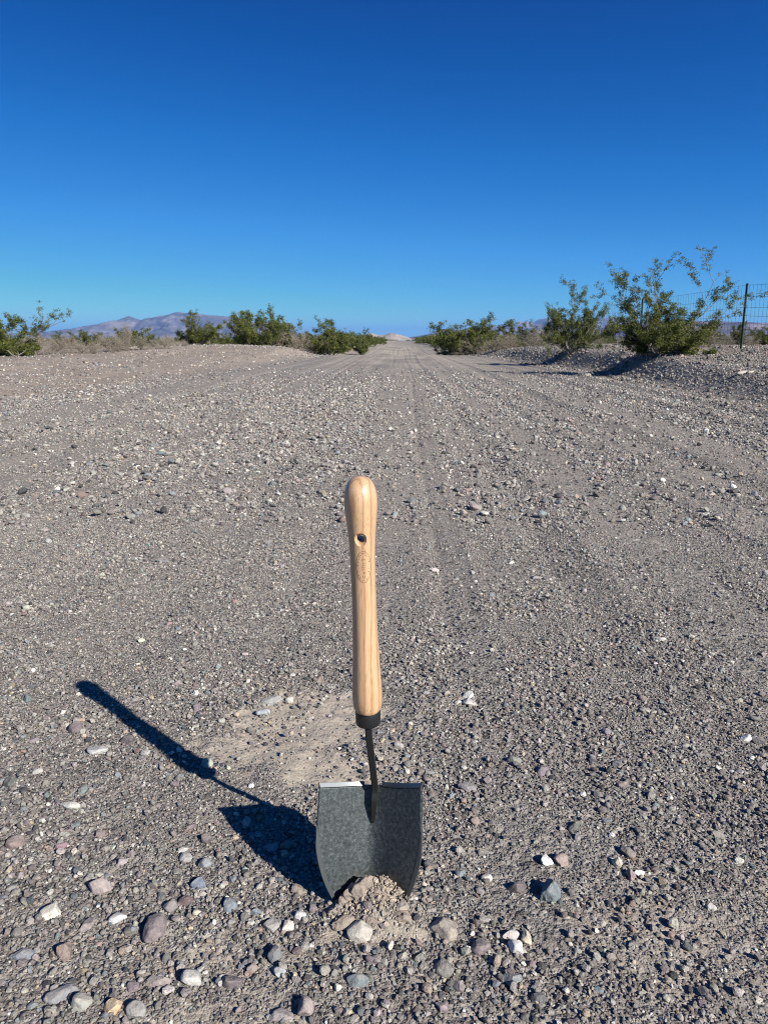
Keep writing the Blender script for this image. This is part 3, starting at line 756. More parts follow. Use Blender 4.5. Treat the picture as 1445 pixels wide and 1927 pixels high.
    for A, B in zip(secs, secs[1:]):
        for k_ in range(8): bm.faces.new((A[k_], A[(k_+1) % 8], B[(k_+1) % 8], B[k_]))
    bm.faces.new(secs[0]); bm.faces.new(secs[-1]); bmesh.ops.recalc_face_normals(bm, faces=bm.faces[:])
    me = bpy.data.meshes.new('neck'); bm.to_mesh(me); bm.free(); me.materials.append(simple('dark_neck_steel', (.035, .036, .037), .42, .7)[0])
    obj_from('neck', me, root)
build_shovel()

# clods of dug soil leaning on the blade
m, n, l, b = mat('dry_soil_clod')
geo = n.new('ShaderNodeNewGeometry'); x_ = n.new('ShaderNodeTexNoise'); x_.inputs['Scale'].default_value = 160; x_.inputs['Detail'].default_value = 8; x_.inputs['Roughness'].default_value = .75
l.new(geo.outputs['Position'], x_.inputs['Vector'])
l.new(ramp(n, l, x_.outputs[0], [(.3, (.24, .19, .145)), (.55, (.37, .305, .24)), (.72, (.47, .40, .32))]).outputs[0], b.inputs['Base Color'])
b.inputs['Roughness'].default_value = .95; bu = n.new('ShaderNodeBump'); bu.inputs['Distance'].default_value = .006; bu.inputs['Strength'].default_value = .9
l.new(x_.outputs[0], bu.inputs['Height']); l.new(bu.outputs[0], b.inputs['Normal']); M_CLOD = m
CLODS = [(-.008, .934, .026, .026, .015, .022, .35, 'largest ridged sandy clod heaped against the middle of the blade'),
         (.013, .936, .024, .014, .014, .024, .1, 'upright split tan clod right of the largest one'),
         (.006, .921, .012, .022, .014, .015, .6, 'broken tan clod lying in front of the largest one'),
         (-.034, .934, .020, .013, .009, .014, .5, 'blocky tan clod left of the largest one'),
         (-.045, .930, .013, .008, .007, .012, -.3, 'thin upright clod at the left end of the dug heap'),
         (-.030, .938, .014, .014, .010, .018, -.2, 'tan clod wedged between the heap and the left half of the blade'),
         (-.042, .934, .008, .012, .009, .015, .3, 'low clod wedged under the left half of the blade'),
         (-.056, .920, .007, .012, .008, .009, .9, 'small tan slab clod by the left foot of the blade'),
         (.031, .928, .014, .013, .012, .014, .4, 'crumbling clod at the right shoulder of the dug heap'),
         (.040, .903, .008, .021, .015, .013, .5, 'rounded dusty clod in front of the right foot of the blade'),
         (-.040, .900, .005, .018, .010, .009, .2, 'flat pinkish clod lying in front of the left side of the blade'),
         (.056, .915, .006, .009, .008, .009, .2, 'small crumb of soil right of the blade foot'),
         (-.005, .898, .004, .013, .010, .009, -.4, 'low crumbly clod between the heap and the whitish rock')]
for i, (cx, cy, cz, a, bb, c, rz, lab) in enumerate(CLODS):
    p = rock_shape(I4[0], 500+i, 12, 1.0, (1, 1, 1), .12)
    q = I4[0]; p = p + q*((.16*(1-2*np.abs(n3(q, 40+i, 3.2)))-.05) + .06*n3(q, 60+i, 9))[:, None]
    o = np_mesh('soil_clod', p*np.array([a, bb, c])*1.0, I4[1], M_CLOD, smooth=True)
    o.location = (cx-.012, cy-.004-(.005 if cx < -.03 else 0), cz+.003); o.rotation_euler = (random.uniform(-.3, .4), random.uniform(-.3, .3), rz)
    tag(o, lab, 'soil clod')
n_ = 1500; a_ = rng.uniform(0, 2*PI, n_); q_ = np.abs(rng.normal(0, 1, n_))
cx = -.012 + np.cos(a_)*q_*.040; cy = .915 + np.sin(a_)*q_*.020; cr = .0010*rng.uniform(0, 1, n_)**(-1/2.3); k = (cr < .0065) & (cy < .95+0*cx)
cx, cy, cr = cx[k], cy[k], cr[k]
hp = .030*np.exp(-(((cx+.005)/.030)**2+((cy-.936)/.022)**2))
pv = P2[rng.integers(0, NP, len(cx))]; vv = np.einsum('nij,nvj->nvi', rots(len(cx), .8), pv)*cr[:, None, None]
vv += np.stack([cx, cy, terrain(cx, cy)+hp*rng.uniform(.6, 1, len(cx))+cr*.3], -1)[:, None]
cc = np.array([.36, .30, .235])*rng.uniform(.7, 1.25, (len(cx), 1))
tag(np_mesh('soil_crumbs', vv.reshape(-1, 3), (I2[1][None]+(np.arange(len(cx))*pv.shape[1])[:, None, None]).reshape(-1, 3), M_GRAVEL, colors=np.repeat(cc, pv.shape[1], 0)),
    'loose tan soil crumbs spilled round the foot of the shovel blade', 'soil crumbs', kind='stuff')

# ------------------------------------------------------------------ plants
def leaf_mat(name, c0, c1, c2):
    m, n, l, b = mat(name)
    a = n.new('ShaderNodeAttribute'); a.attribute_name = 'tint'
    s = n.new('ShaderNodeSeparateColor'); l.new(a.outputs['Color'], s.inputs[0])
    l.new(ramp(n, l, s.outputs[0], [(0, c0), (.5, c1), (1, c2)]).outputs[0], b.inputs['Base Color'])
    b.inputs['Roughness'].default_value = .6; b.inputs['Specular IOR Level'].default_value = .2
    tr = n.new('ShaderNodeBsdfTranslucent'); l.new(ramp(n, l, s.outputs[0], [(0, c1), (1, c2)]).outputs[0], tr.inputs['Color'])
    mx = n.new('ShaderNodeMixShader'); mx.inputs[0].default_value = .22
    out = n['Material Output']; l.new(b.outputs[0], mx.inputs[1]); l.new(tr.outputs[0], mx.inputs[2]); l.new(mx.outputs[0], out.inputs['Surface'])
    return m
M_LEAF = leaf_mat('creosote_leaf', (.038, .055, .012), (.095, .110, .022), (.23, .235, .06))
M_STEM = simple('creosote_stem', (.21, .185, .16), .9)[0]
M_DRY = leaf_mat('dry_shrub_twig', (.16, .13, .095), (.27, .235, .165), (.40, .35, .26))
M_DRYSTEM = simple('dry_stem', (.22, .185, .15), .9)[0]
def tubes(lines, sides=5):
    """lines: list of (points (k,3), r0, r1)"""
    V_, F_ = [], []; base = 0
    ang = np.arange(sides)*2*PI/sides
    for pts, r0, r1 in lines:
        k = len(pts); t = np.gradient(pts, axis=0); t /= np.linalg.norm(t, axis=1)[:, None]+1e-9
        ref = np.where(np.abs(t[:, 2:3]) < .9, np.array([[0, 0, 1.]]), np.array([[1., 0, 0]]))
        s1 = np.cross(t, ref); s1 /= np.linalg.norm(s1, axis=1)[:, None]+1e-9; s2 = np.cross(t, s1)
        rr = np.linspace(r0, r1, k)
        v = pts[:, None]+rr[:, None, None]*(np.cos(ang)[None, :, None]*s1[:, None]+np.sin(ang)[None, :, None]*s2[:, None])
        V_.append(v.reshape(-1, 3))
        i = np.arange(k-1)[:, None]*sides; j = np.arange(sides)[None]; j2 = (j+1) % sides
        F_.append((np.stack([i+j, i+j2, i+sides+j2, i+sides+j], -1).reshape(-1, 4))+base); base += k*sides
    return np.concatenate(V_), np.concatenate(F_)
def leaves(c, size, r, spread=None):
    n_ = len(c)
    a = r.normal(size=(n_, 3)); a[:, 2] += .35; a /= np.linalg.norm(a, axis=1)[:, None]
    b_ = r.normal(size=(n_, 3)); b_ -= (b_*a).sum(1)[:, None]*a; b_ /= np.linalg.norm(b_, axis=1)[:, None]
    s = size*r.uniform(.6, 1.4, (n_, 1))
    v = np.stack([c-a*s, c+b_*s*.45, c+a*s, c-b_*s*.45], 1).reshape(-1, 3)
    return v, np.arange(n_*4).reshape(-1, 4)
def creosote_data(seed, H=2.0, Wd=1.1, nst=16, leaf=.016, per=26, clump=.075, lift=.25, extra=None, dens=1.0, lowb=.15, lmin=.65):
    r = np.random.default_rng(seed); lines, cl = [], []
    def grow(p0, dirn, ln, r0, depth):
        k = 9; pts = [p0]; dd = dirn/np.linalg.norm(dirn)
        for i in range(k):
            dd = dd + r.normal(0, .15, 3) + np.array([0, 0, .012]); dd /= np.linalg.norm(dd)
            pts.append(pts[-1]+dd*ln/k)
        pts = np.array(pts); lines.append((pts, r0, r0*.35))
        if depth < 2:
            nb = r.integers(4, 7) if depth == 0 else r.integers(2, 5)
            for q in range(nb):
                i = r.integers(int(k*(lowb if depth == 0 else .2)), k)
                sd = r.normal(0, .55, 3); sd[2] = abs(sd[2])*.6
                grow(pts[i], (pts[i]-pts[i-1])/(ln/k)*.9+sd, ln*r.uniform(.28, .5), r0*.5, depth+1)
        if depth >= 1 or True:
            lo = {0: .72, 1: .45, 2: .3}[depth]
            for i in range(int(k*lo), k+1):
                if r.uniform() < .78*dens: cl.append(pts[i]+r.normal(0, .03, 3))
    for s in range(nst):
        a = 2*PI*(s+r.uniform(-.4, .4))/nst; o = r.uniform(.15, 1)
        ln = H*r.uniform(lmin, 1.0)*(1.0-.18*o)
        d_ = np.array([math.cos(a)*o*Wd/H*1.35, math.sin(a)*o*Wd/H*1.35, 1.0-.42*o])
        grow(np.array([math.cos(a)*.07*o, math.sin(a)*.07*o, -.05]), d_, ln, .013*H/2, 0)
    if extra is not None:
        for d_, ln in extra: grow(np.array([0, 0, 0.05]), np.array(d_, float), ln, .014, 0)
    sv, sf = tubes(lines, 4)
    cl = np.array(cl); n_ = len(cl)
    c = np.repeat(cl, per, 0)+r.normal(0, clump*.36, (n_*per, 3))*np.array([1, 1, .8])
    lv, lf = leaves(c, leaf, r)
    tone = np.clip(np.repeat(r.normal(.42, .20, n_), per)+r.normal(0, .13, n_*per), 0, 1)
    col = np.repeat(np.stack([tone]*3, 1), 4, 0)
    top = np.percentile(c[:, 2], 99.7)
    return sv, sf, lv, lf, col, top
def bush_meshes(data):
    sv, sf, lv, lf, col, top = data
    return np_mesh('stems', sv, sf, M_STEM, link=False, smooth=True), np_mesh('foliage', lv, lf, M_LEAF, colors=col, link=False), top
def place_bush(ms, X, Y, H, rz, label, group=None, name='creosote_bush', cat='bush', sink=0.0, parts=('stems', 'foliage'), wx=1.0):
    z = float(terrain(np.array([X]), np.array([Y]))[0])-sink
    root = empty(name, (X, Y, z), rz); s = H/ms[2]; root.scale = (s*wx, s*wx, s)
    tag(root, label, cat, group)
    for nm_, me_ in zip(parts, ms[:2]): obj_from(nm_, me_, root)
    return root
BIG = bush_meshes(creosote_data(17, 1.5, 1.75, 22, .018, 24, .09, extra=[((.55, -.1, .85), 2.35), ((.85, .1, .62), 2.25), ((.05, 0, 1.0), 2.15), ((.70, .2, .75), 2.2), ((-.44, 0, 1.0), 1.7), ((-.38, .1, 1.0), 1.85), ((-.2, -.1, 1.0), 1.8)], dens=.8))
LEFTB = bush_meshes(creosote_data(31, 1.25, 1.5, 18, .019, 22, .09, extra=[((1.3, 0, .9), 2.0)], dens=.8))
MED = bush_meshes(creosote_data(29, 1.9, 1.15, 24, .018, 22, .09, lmin=.7, dens=.85, lowb=.05))
VAR = [bush_meshes(creosote_data(40+i, 1.5, 1.15+.15*(i % 3), 16, .020, 22, .10, dens=.85)) for i in range(4)]
SMALL = [bush_meshes(creosote_data(60+i, 1.3, 1.0, 8, .035, 7, .11, dens=.7)) for i in range(4)]
def dry_data(seed, H=.6, Wd=.5, n1=60, n2=8, upright=0.0):
    r = np.random.default_rng(seed); lines, c = [], []
    for s in range(n1):
        a = r.uniform(0, 2*PI); e = r.uniform(.15, 1.45) if not upright else r.uniform(.8, 1.5)
        d_ = np.array([math.cos(a)*math.cos(e)*Wd, math.sin(a)*math.cos(e)*Wd, math.sin(e)*H]); L_ = r.uniform(.75, 1.05)
        t = np.linspace(0, 1, 6)[:, None]; p = d_*t*L_+np.cumsum(r.normal(0, .012, (6, 3)), 0); p[:, 2] -= .02
        lines.append((p, .0035, .0015))
        for q in range(n2):
            i = r.integers(2, 6); dd = d_*r.uniform(.1, .32)+r.normal(0, .055, 3); k = np.linspace(0, 1, 3)[:, None]
            lines.append((p[i]+dd*k, .0022, .0012)); c.append(p[i]+dd*k[-1]); c.append(p[i]+dd*k[1])
    sv, sf = tubes(lines, 3); c = np.array(c); c = np.repeat(c, 5, 0)+r.normal(0, .018, (len(c)*5, 3))
    lv, lf = leaves(c, .011, r); tone = np.clip(r.normal(.5, .22, len(c)), 0, 1)
    return sv, sf, lv, lf, np.repeat(np.stack([tone]*3, 1), 4, 0), H
def dry_meshes(*a, **k):
    sv, sf, lv, lf, col, top = dry_data(*a, **k)
    return np_mesh('twigs', sv, sf, M_DRYSTEM, link=False), np_mesh('dry_leaves', lv, lf, M_DRY, colors=col, link=False), top
DRY = [dry_meshes(80+i, .6, .5+.08*(i % 3)) for i in range(4)]
DRYUP = dry_meshes(95, 1.0, .45, 70, 8, 1)
def hpx(px, Y): return px/FPX*Y
def B(ms, px, top_px, base_px, Y, label, rz=0.0, **kw):
    X = at_dist(px, Y); z = float(terrain(np.array([X]), np.array([Y]))[0])
    H = up_at(top_px, Y) - z
    return place_bush(ms, X, Y, max(H, .25), rz, label, **kw)
B(BIG, 1246, 478, 655, 17.0, 'largest green creosote bush with one long limb arching right towards the fence post', 0.0)
B(MED, 1076, 531, 643, 24.0, 'narrow upright creosote bush with a grey bare stem, second from the fence post', 1.0, wx=.76)
B(LEFTB, 10, 583, 662, 25.0, 'dark creosote bush cut by the left edge of the view, one thin branch reaching right', 0.0)
B(VAR[1], 373, 588, 655, 37.0, 'creosote bush standing in front of the far mountains on the left mound', 1.2)
B(VAR[2], 476, 580, 650, 41.5, 'tall ragged creosote bush left of the road behind the gravel mound', 2.0)
B(VAR[3], 535, 597, 655, 43.5, 'creosote bush grown through with pale dry twigs left of the road', .8)
B(VAR[0], 622, 601, 662, 43.5, 'dense rounded creosote bush at the left corner of the far road', 2.5, wx=1.1)
B(VAR[1], 682, 620, 655, 56, 'small creosote bush right behind the dense rounded one beside the far road', 3.1, wx=.7)
B(VAR[2], 885, 597, 660, 43.5, 'broad creosote bush at the right corner of the far road', .2, wx=1.15)
B(VAR[3], 850, 628, 664, 44.0, 'low dark creosote bush at the foot of the broad one on the right', 1.9, wx=1.2)
B(VAR[0], 982, 606, 645, 46, 'creosote bush between the broad one and the dry shrubs on the right', 4.0, wx=1.15)
B(VAR[1], 925, 625, 650, 45, 'low green creosote clump joining two bushes right of the far road', 5.0, wx=1.3)
B(VAR[3], 1385, 606, 648, 25, 'thin creosote bush left of the fence post foot', 2.2)
B(VAR[2], 1440, 612, 650, 24, 'green creosote bush behind the fence at the right edge', .9)
B(VAR[0], 1330, 612, 650, 26, 'low creosote bush behind the long limb of the largest bush', 1.5, wx=1.3)
B(VAR[1], 120, 625, 660, 38, 'green creosote bush behind the pale dry shrubs on the left', .5, wx=1.3)
B(VAR[2], 165, 622, 660, 40, 'ragged dark green creosote bush behind pale dry shrubs on the left', 3.5, wx=1.2)
B(VAR[3], 290, 627, 655, 44, 'small green creosote bush showing above pale shrubs before the mountains', 5.5)
B(VAR[0], 415, 627, 650, 50, 'low green creosote bush between two taller ones on the left mound', 4.4, wx=1.5)
B(VAR[1], 440, 622, 650, 48, 'bushy low creosote joining the tall ragged one on the left', 2.4, wx=1.4)
D = 'dry beige shrub '
for q, (px, top, Y, v, lab) in enumerate([
    (62, 638, 27, 0, D+'right of the bush cut by the left edge'), (110, 640, 27.5, 1, D+'with green shoots, front row on the left'),
    (150, 642, 28, 2, D+'low, third in the front row on the left'), (172, 648, 28, 3, D+'smallest rounded one in the left front row'),
    (205, 632, 29, 1, D+'grey and wispy left of the tall pale one'), (240, 618, 31, 4, 'tall pale feathery dry shrub standing before the left mountains'),
    (265, 636, 31, 0, D+'right of the tall pale feathery one'), (312, 636, 32, 2, D+'upright tuft left of the mound bush'),
    (345, 645, 34, 3, D+'at the foot of the bush on the left mound'), (520, 612, 43, 0, D+'among creosotes on the mound left of the road'),
    (560, 628, 43, 1, D+'on the right shoulder of the left mound'), (590, 640, 43.5, 2, D+'against the dense rounded creosote'),
    (75, 632, 32, 2, D+'second row behind the left edge bush'), (190, 634, 34, 0, D+'second row left, behind the rounded one'), (130, 634, 33, 3, D+'second row left, between green shoots'),
    (222, 636, 30, 2, D+'tangled grey one at the foot of the tall pale feathery one'), (290, 640, 33, 1, D+'wide low one left of the upright tuft'), (20, 648, 29, 1, D+'under the left edge bush'),
    (868, 640, 43, 0, D+'in front of the broad creosote on the right'), (895, 638, 42.5, 2, D+'right front of the broad creosote'),
    (935, 636, 40, 3, D+'small clump right of the broad creosote'), (960, 632, 40, 1, D+'pale clump before the middle right creosote'),
    (1012, 628, 36, 2, D+'between the middle right creosote and the narrow upright bush'), (1034, 616, 33, 0, D+'pale yellow, touching the narrow upright bush'),
    (1130, 640, 30, 1, D+'right of the narrow upright bush'), (1170, 641, 30, 3, D+'small, left of the largest bush'),
    (1300, 618, 19, 2, D+'grey-green at the right foot of the largest bush'), (1335, 628, 19.5, 0, D+'tangled, between the largest bush and the fence post'),
    (1365, 632, 20.5, 1, D+'low, just left of the fence post'), (1410, 632, 22, 3, D+'behind the fence right of the post'), (1205, 640, 20, 0, D+'low under the left side of the largest bush')]):
    ms = DRYUP if v == 4 else DRY[v]
    B(ms, px, top, 0, Y, lab, q*1.3, name='dry_shrub', cat='dry shrub', parts=('twigs', 'dry_leaves'), wx=1.0 if v == 4 else 1.25)
# scrub farther out on the plain: single bushes, copied
def copy_thing(root, loc, rz, s, label, group):
    c = root.copy(); COL.objects.link(c); c.location = loc; c.rotation_euler = (0, 0, rz); c.scale = s; c['label'] = label; c['group'] = group
    for ch in root.children:
        k = ch.copy(); COL.objects.link(k); k.parent = c
    return c
gl = 'creosote bushes scattered on the plain left of the far road'; gr = 'creosote bushes scattered on the plain right of the far road'
dl_ = 'dry shrubs scattered on the plain left of the far road'; dr_ = 'dry shrubs scattered on the plain right of the far road'
protos = []; nfar = 0
rf = np.random.default_rng(77)
while nfar < 270:
    row = nfar < 120
    if row:                       # hedge-like rows along the far road
        Y = 52+170*rf.uniform()**1.3; sd = -1 if nfar % 2 else 1
        X = .022*Y + sd*(4.5+rf.exponential(1.3)); H = rf.uniform(.8, 1.5)
    else:
        Y = 46+330*rf.uniform()**1.7; X = rf.uniform(-.58, .58)*Y
        if abs(X-.022*Y) < 6.5: continue
        H = rf.uniform(.7, 1.45)
    left = X < .022*Y; dry = (not row) and rf.uniform() < .4
    z = float(terrain(np.array([X]), np.array([Y]))[0])-.04
    if nfar < 8 or not protos: dry = False
    key = (dry, nfar % 4)
    src = next((p for p in protos if p[0] == key), None)
    lab = (dl_ if left else dr_) if dry else (gl if left else gr)
    lab1 = ('distant pale dry shrub' if dry else 'distant low green creosote bush')+' on the plain '+('left' if left else 'right')+' of the far road'
    if dry: H *= .6
    if src is None:
        ms = DRY[nfar % 4] if dry else SMALL[nfar % 4]
        o = place_bush(ms, X, Y, H, rf.uniform(0, 6), lab1, lab, name='dry_shrub' if dry else 'creosote_bush', cat='dry shrub' if dry else 'bush', parts=('twigs', 'dry_leaves') if dry else ('stems', 'foliage'))
        protos.append((key, o, ms[2]))
    else:
        s = H/src[2]; w = s*rf.uniform(1.0, 1.5)
        copy_thing(src[1], (X, Y, z), rf.uniform(0, 6), (w, w, s), lab1, lab)
    nfar += 1
# far-off scrub as one mass
n_ = 15000
Y = 330*(3000/330.)**rf.uniform(size=n_); X = rf.uniform(-.62, .62, n_)*Y
k = np.abs(X-.022*Y) > 6; X, Y = X[k], Y[k]; Z = terrain(X, Y)
hh = rf.uniform(.5, 1.3, len(X))
P = P1[rf.integers(0, NP, len(X))]*np.stack([hh*1.1, hh*1.1, hh*.8], -1)[:, None]+np.stack([X, Y, Z+hh*.3], -1)[:, None]
tone = np.repeat(rf.uniform(0, 1, len(X)), 12 if False else P.shape[1])
fm = simple('far_scrub', (.09, .10, .045), .9)
fn_, fl_ = fm[1], fm[2]; a = fn_.new('ShaderNodeAttribute'); a.attribute_name = 'tint'
fl_.new(ramp(fn_, fl_, a.outputs['Fac'], [(0, (.06, .08, .03)), (.6, (.11, .115, .055)), (1, (.25, .21, .14))]).outputs[0], fm[3].inputs['Base Color'])
o = np_mesh('far_scrub', P.reshape(-1, 3), (I1[1][None]+(np.arange(len(X))*P.shape[1])[:, None, None]).reshape(-1, 3), fm[0], colors=np.stack([tone]*3, 1))
tag(o, 'far-off desert scrub covering the plain up to the mountains', 'scrub', kind='stuff')

# dead wood
def deadwood(px, Y, size, label, seed, col=M_DRYSTEM):
    r = np.random.default_rng(seed); lines = []
    X = at_dist(px, Y); z = float(terrain(np.array([X]), np.array([Y]))[0])
    for i in range(4):
        a = r.uniform(0, 2*PI); d_ = np.array([math.cos(a), math.sin(a)*.6, r.uniform(.15, .9)])
        p = np.array([0, 0, .01])+d_*np.linspace(0, size*r.uniform(.5, 1), 7)[:, None]+np.cumsum(r.normal(0, size*.03, (7, 3)), 0)
        lines.append((p, size*.035, size*.008))
    v, f = tubes(lines, 5); o = np_mesh('dead_branch', v, f, col, smooth=True); o.location = (X, Y, z)
    tag(o, label, 'dead branch')
deadwood(1165, 17.5, .35, 'forked pale dead branch sticking up on the gravel ridge left of the largest bush', 1)
deadwood(1180, 18, .5, 'grey dead branch reaching left from the largest bush', 2)
deadwood(1290, 16.6, .5, 'tangle of pale dead wood at the right foot of the largest bush', 3)
deadwood(100, 25, .5, 'fallen dark dead branch in front of the dry shrubs on the left', 4, M_STEM)
deadwood(30, 23, .5, 'brown dead branch under the bush at the left edge', 5, M_STEM)
p = rock_shape(I2[0], 777, 4, .6, (1, .35, .32), .15)
for px, py, s, Yd, lab in ((1401, 706, .11, 11.6, 'pale oblong block lying on the dark gravel ridge at the right'), (1418, 709, .07, 11.5, 'cream rounded stone beside the pale oblong block on the ridge'), (1108, 702, .09, 17.5, 'whitish flat stone at the foot of the right gravel ridge')):
    o = np_mesh('rock', p*(s if 'oblong' in lab else s*np.array([1, 1.8, 1.9])), I2[1], M_ROCK, smooth=True); X = at_dist(px, Yd)
    o.location = (X, Yd, float(terrain(np.array([X]), np.array([Yd]))[0])+s*.15); o.rotation_euler = (0, -.2, .3); o.color = (.42, .37, .30, 1)
    tag(o, lab, 'stone')

# ------------------------------------------------------------------ fence
def fence():
    green = simple('green_fence_post', (.025, .05, .035), .55, .3)[0]; wire = simple('green_wire', (.02, .03, .03), .6, .2)[0]
    root = empty('wire_fence', (7.98, 17.6, float(terrain(np.array([7.98]), np.array([17.6]))[0])))
    tag(root, 'green metal post fence with square wire mesh running along the right side of the track', 'fence')
    o0 = np.array(root.location)
    FY = [10.2, 13.9, 17.6, 24.6, 31.6, 38.6, 45.6]
    def fz(y_): return float(terrain(np.array([7.98]), np.array([y_]))[0])
    for y_ in FY:
        z = fz(y_); H = 1.41; bm = bmesh.new()
        sec = [(-.025, -.004), (-.004, -.004), (-.004, -.032), (.004, -.032), (.004, -.004), (.025, -.004), (.025, .004), (-.025, .004)]
        A = [bm.verts.new((7.98+a-o0[0], y_+b_-o0[1], z-.1-o0[2])) for a, b_ in sec]; Bv = [bm.verts.new((7.98+a-o0[0], y_+b_-o0[1], z+H-o0[2])) for a, b_ in sec]
        for i in range(8): bm.faces.new((A[i], A[(i+1) % 8], Bv[(i+1) % 8], Bv[i]))
        bm.faces.new(Bv); bmesh.ops.recalc_face_normals(bm, faces=bm.faces[:])
        for k_ in range(20):      # studs on the face of the post
            bmesh.ops.create_cube(bm, size=1, matrix=Matrix.Translation((7.98-o0[0], y_-.036-o0[1], z+.25+k_*.06-o0[2]))@Matrix.Diagonal((.008, .010, .014, 1)))
        me = bpy.data.meshes.new('post'); bm.to_mesh(me); bm.free(); me.materials.append(green); obj_from('post', me, root)
    lines = []
    zz = [1.37, 1.12, .90, .72, .56, .43, .31, .21, .12, .04]
    def topz(y_):
        i = max(j for j in range(len(FY)) if FY[j] <= y_+1e-6); i = min(i, len(FY)-2); t = (y_-FY[i])/(FY[i+1]-FY[i])
        return fz(FY[i])*(1-t)+fz(FY[i+1])*t - .03*math.sin(PI*t)
    yy = np.arange(10.2, 45.6, .35)
    for h in zz:
        pts = np.array([(7.94-o0[0], y_-o0[1], topz(y_)+h-o0[2]) for y_ in yy]); lines.append((pts, .0028, .0028))
    for y_ in np.arange(10.2, 45.6, .18):
        lines.append((np.array([(7.945-o0[0], y_-o0[1], topz(y_)+.03-o0[2]), (7.945-o0[0], y_-o0[1], topz(y_)+1.37-o0[2])]),   .0023, .0023))
    v, f = tubes(lines, 4); np_mesh('wire_mesh', v, f, wire, root, smooth=True)
fence()

# ------------------------------------------------------------------ mountains
def mountain_mat(name, c0, c1, c2, scale):
    m, n, l, b = mat(name)
    g = n.new('ShaderNodeNewGeometry'); x_ = n.new('ShaderNodeTexNoise'); x_.inputs['Scale'].default_value = scale; x_.inputs['Detail'].default_value = 9; x_.inputs['Roughness'].default_value = .62
    mp_ = n.new('ShaderNodeMapping'); mp_.inputs['Scale'].default_value = (1, .5, 2.2); l.new(g.outputs['Position'], mp_.inputs['Vector']); l.new(mp_.outputs[0], x_.inputs['Vector'])
    l.new(ramp(n, l, x_.outputs[0], [(.36, c0), (.50, c1), (.62, c2)]).outputs[0], b.inputs['Base Color'])
    b.inputs['Roughness'].default_value = 1; b.inputs['Specular IOR Level'].default_value = 0
    return m
def mountain(name, prof, D, depth, m, seed, rough=.35, cell=None, shape=1.15):
    px = np.array([p[0] for p in prof], float); py = np.array([p[1] for p in prof], float)
    X = np.linspace(at_dist(px[0], D), at_dist(px[-1], D), 420)
    Hc = CAM_Z + D*np.tan(np.arctan((963.5-np.interp(X/D/math.cos(PITCH)*FPX+722.5, px, py))/FPX)-PITCH)
    t = np.concatenate([-np.linspace(1, 0, 110)[:-1], np.linspace(0, 1, 30)])
    XX, T = np.meshgrid(X, t); YY = D + T*depth
    HH = np.broadcast_to(Hc, XX.shape)
    cell = cell or depth*.22
    ridged = 1-2*np.abs(fbm(XX/cell+.6*fbm(XX/cell*.7, YY/cell, seed+2, 2), YY/cell*.45, seed, 5, .55)-.5)*1.9
    side = np.abs(T)
    fall = (1-side)**shape
    mod = 1 - rough*(1-ridged)*np.sin(PI*np.clip(side*1.15, 0, 1))*1.8
    Z = HH*fall*np.clip(mod, .05, 1.15) + HH*.05*(fbm(XX/cell*4, YY/cell*4, seed+5, 3)-.5)
    Z = Z - 8*side**3 - 2
    idx = np.arange(XX.size).reshape(XX.shape)
    F_ = np.stack([idx[:-1, :-1], idx[:-1, 1:], idx[1:, 1:], idx[1:, :-1]], -1).reshape(-1, 4)
    o = np_mesh(name, np.stack([XX, YY, Z], -1).reshape(-1, 3), F_, m, smooth=True)
    return tag(o, kind='structure')
MB_ = mountain_mat('far_rock', (.070, .065, .075), (.12, .110, .115), (.225, .195, .175), .0065)
MD_ = mountain_mat('dark_mesa_rock', (.075, .055, .05), (.12, .085, .075), (.24, .18, .15), .006)
MS_ = mountain_mat('pale_badland', (.28, .23, .18), (.36, .30, .235), (.42, .36, .29), .02)
MF_ = mountain_mat('farthest_rock', (.12, .10, .11), (.17, .145, .15), (.30, .26, .24), .004)
mountain('mountains', [(-500, 638), (-300, 628), (-150, 632), (-40, 622), (30, 628), (72, 621), (90, 624), (112, 625), (128, 622), (150, 616), (170, 613), (180, 611), (205, 606), (225, 602), (238, 597), (246, 594), (256, 598), (268, 602), (279, 598), (284, 596), (290, 598), (300, 594), (318, 592), (330, 588), (340, 586), (350, 588), (362, 586.5), (378, 590), (395, 592), (415, 594), (432, 596), (450, 599), (480, 606), (520, 615), (560, 625), (600, 632), (640, 636), (690, 639)], 5200, 1700, MB_, 5, .55, cell=260)
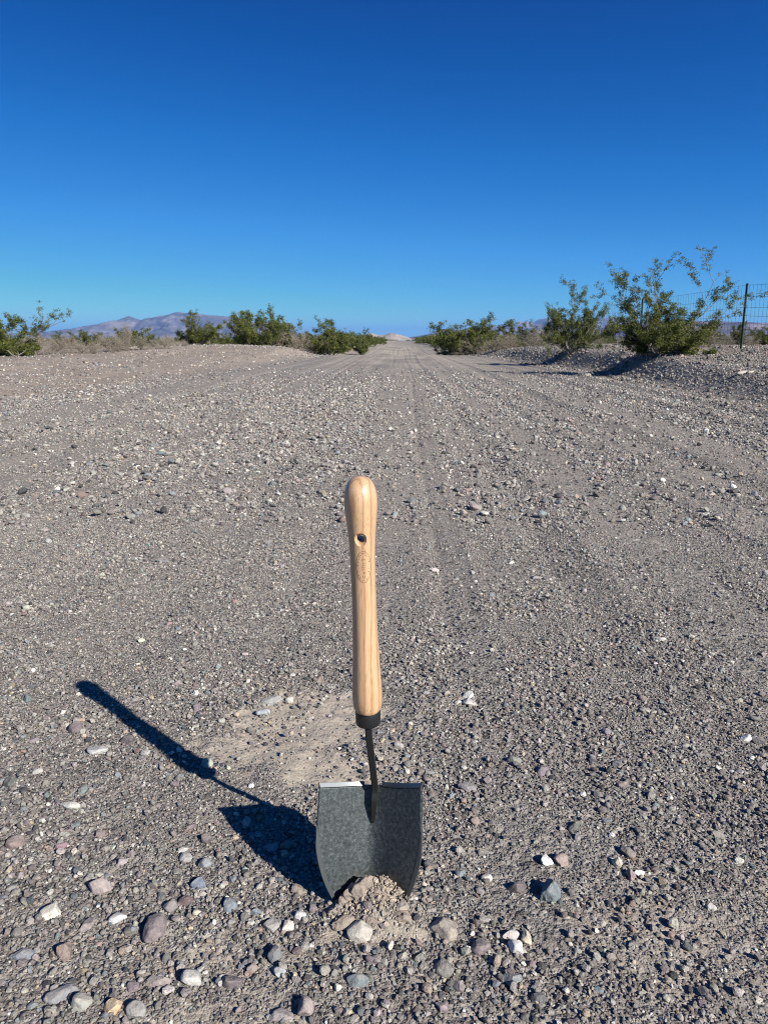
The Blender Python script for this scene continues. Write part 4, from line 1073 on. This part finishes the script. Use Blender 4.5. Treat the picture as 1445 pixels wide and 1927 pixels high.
mountain('far_mountains', [(560, 640), (620, 636), (650, 634), (690, 635), (705, 631), (720, 634), (760, 636), (800, 629), (815, 625), (830, 619), (845, 618), (860, 621), (880, 619), (905, 616), (930, 612), (960, 611), (975, 605), (985, 604), (1000, 606), (1015, 600), (1025, 599), (1035, 601), (1050, 598), (1065, 603), (1080, 606), (1110, 600), (1140, 597), (1160, 597), (1175, 600), (1200, 606), (1240, 612), (1320, 618), (1445, 622), (1700, 612), (2000, 632)], 7600, 1800, MF_, 15, .35)
mountain('mesa', [(1080, 638), (1110, 622), (1150, 612), (1185, 607), (1215, 606), (1235, 604), (1260, 603), (1300, 603), (1350, 604), (1400, 605), (1425, 607), (1450, 606), (1600, 604), (1800, 612), (2000, 634)], 4300, 1300, MD_, 25, .35, shape=.75)
mountain('low_hills', [(690, 640), (712, 636), (730, 632), (745, 631), (760, 633), (775, 634), (790, 632), (810, 628), (825, 627), (845, 629), (858, 632), (880, 627), (900, 625), (925, 630), (960, 632), (1010, 626), (1080, 630), (1160, 629), (1220, 634), (1300, 638)], 3000, 700, MD_, 35, .3)
mountain('pale_hills', [(640, 640), (660, 634), (676, 632), (690, 627), (700, 625), (712, 629), (722, 629), (734, 625), (745, 626), (758, 630), (770, 634), (776, 638), (790, 640)], 1900, 380, MS_, 45, .16)

# ------------------------------------------------------------------ air
bm = bmesh.new(); bmesh.ops.create_cube(bm, size=1)
bmesh.ops.transform(bm, verts=bm.verts[:], matrix=Matrix.Translation((0, 5000, 120))@Matrix.Diagonal((29500, 24000, 270, 1)))
me = bpy.data.meshes.new('haze'); bm.to_mesh(me); bm.free()
hz = obj_from('haze', me); tag(hz, kind='stuff', label='thin blue desert air between the road and the mountains', cat='haze')
m = bpy.data.materials.new('haze'); m.use_nodes = True; n, l = m.node_tree.nodes, m.node_tree.links
n.clear(); out = n.new('ShaderNodeOutputMaterial'); pv = n.new('ShaderNodeVolumePrincipled')
pv.inputs['Color'].default_value = (.20, .47, 1.0, 1); pv.inputs['Density'].default_value = 9e-5; pv.inputs['Anisotropy'].default_value = 0.0
l.new(pv.outputs[0], out.inputs['Volume']); me.materials.append(m)
print('OBJ', len(bpy.data.objects))
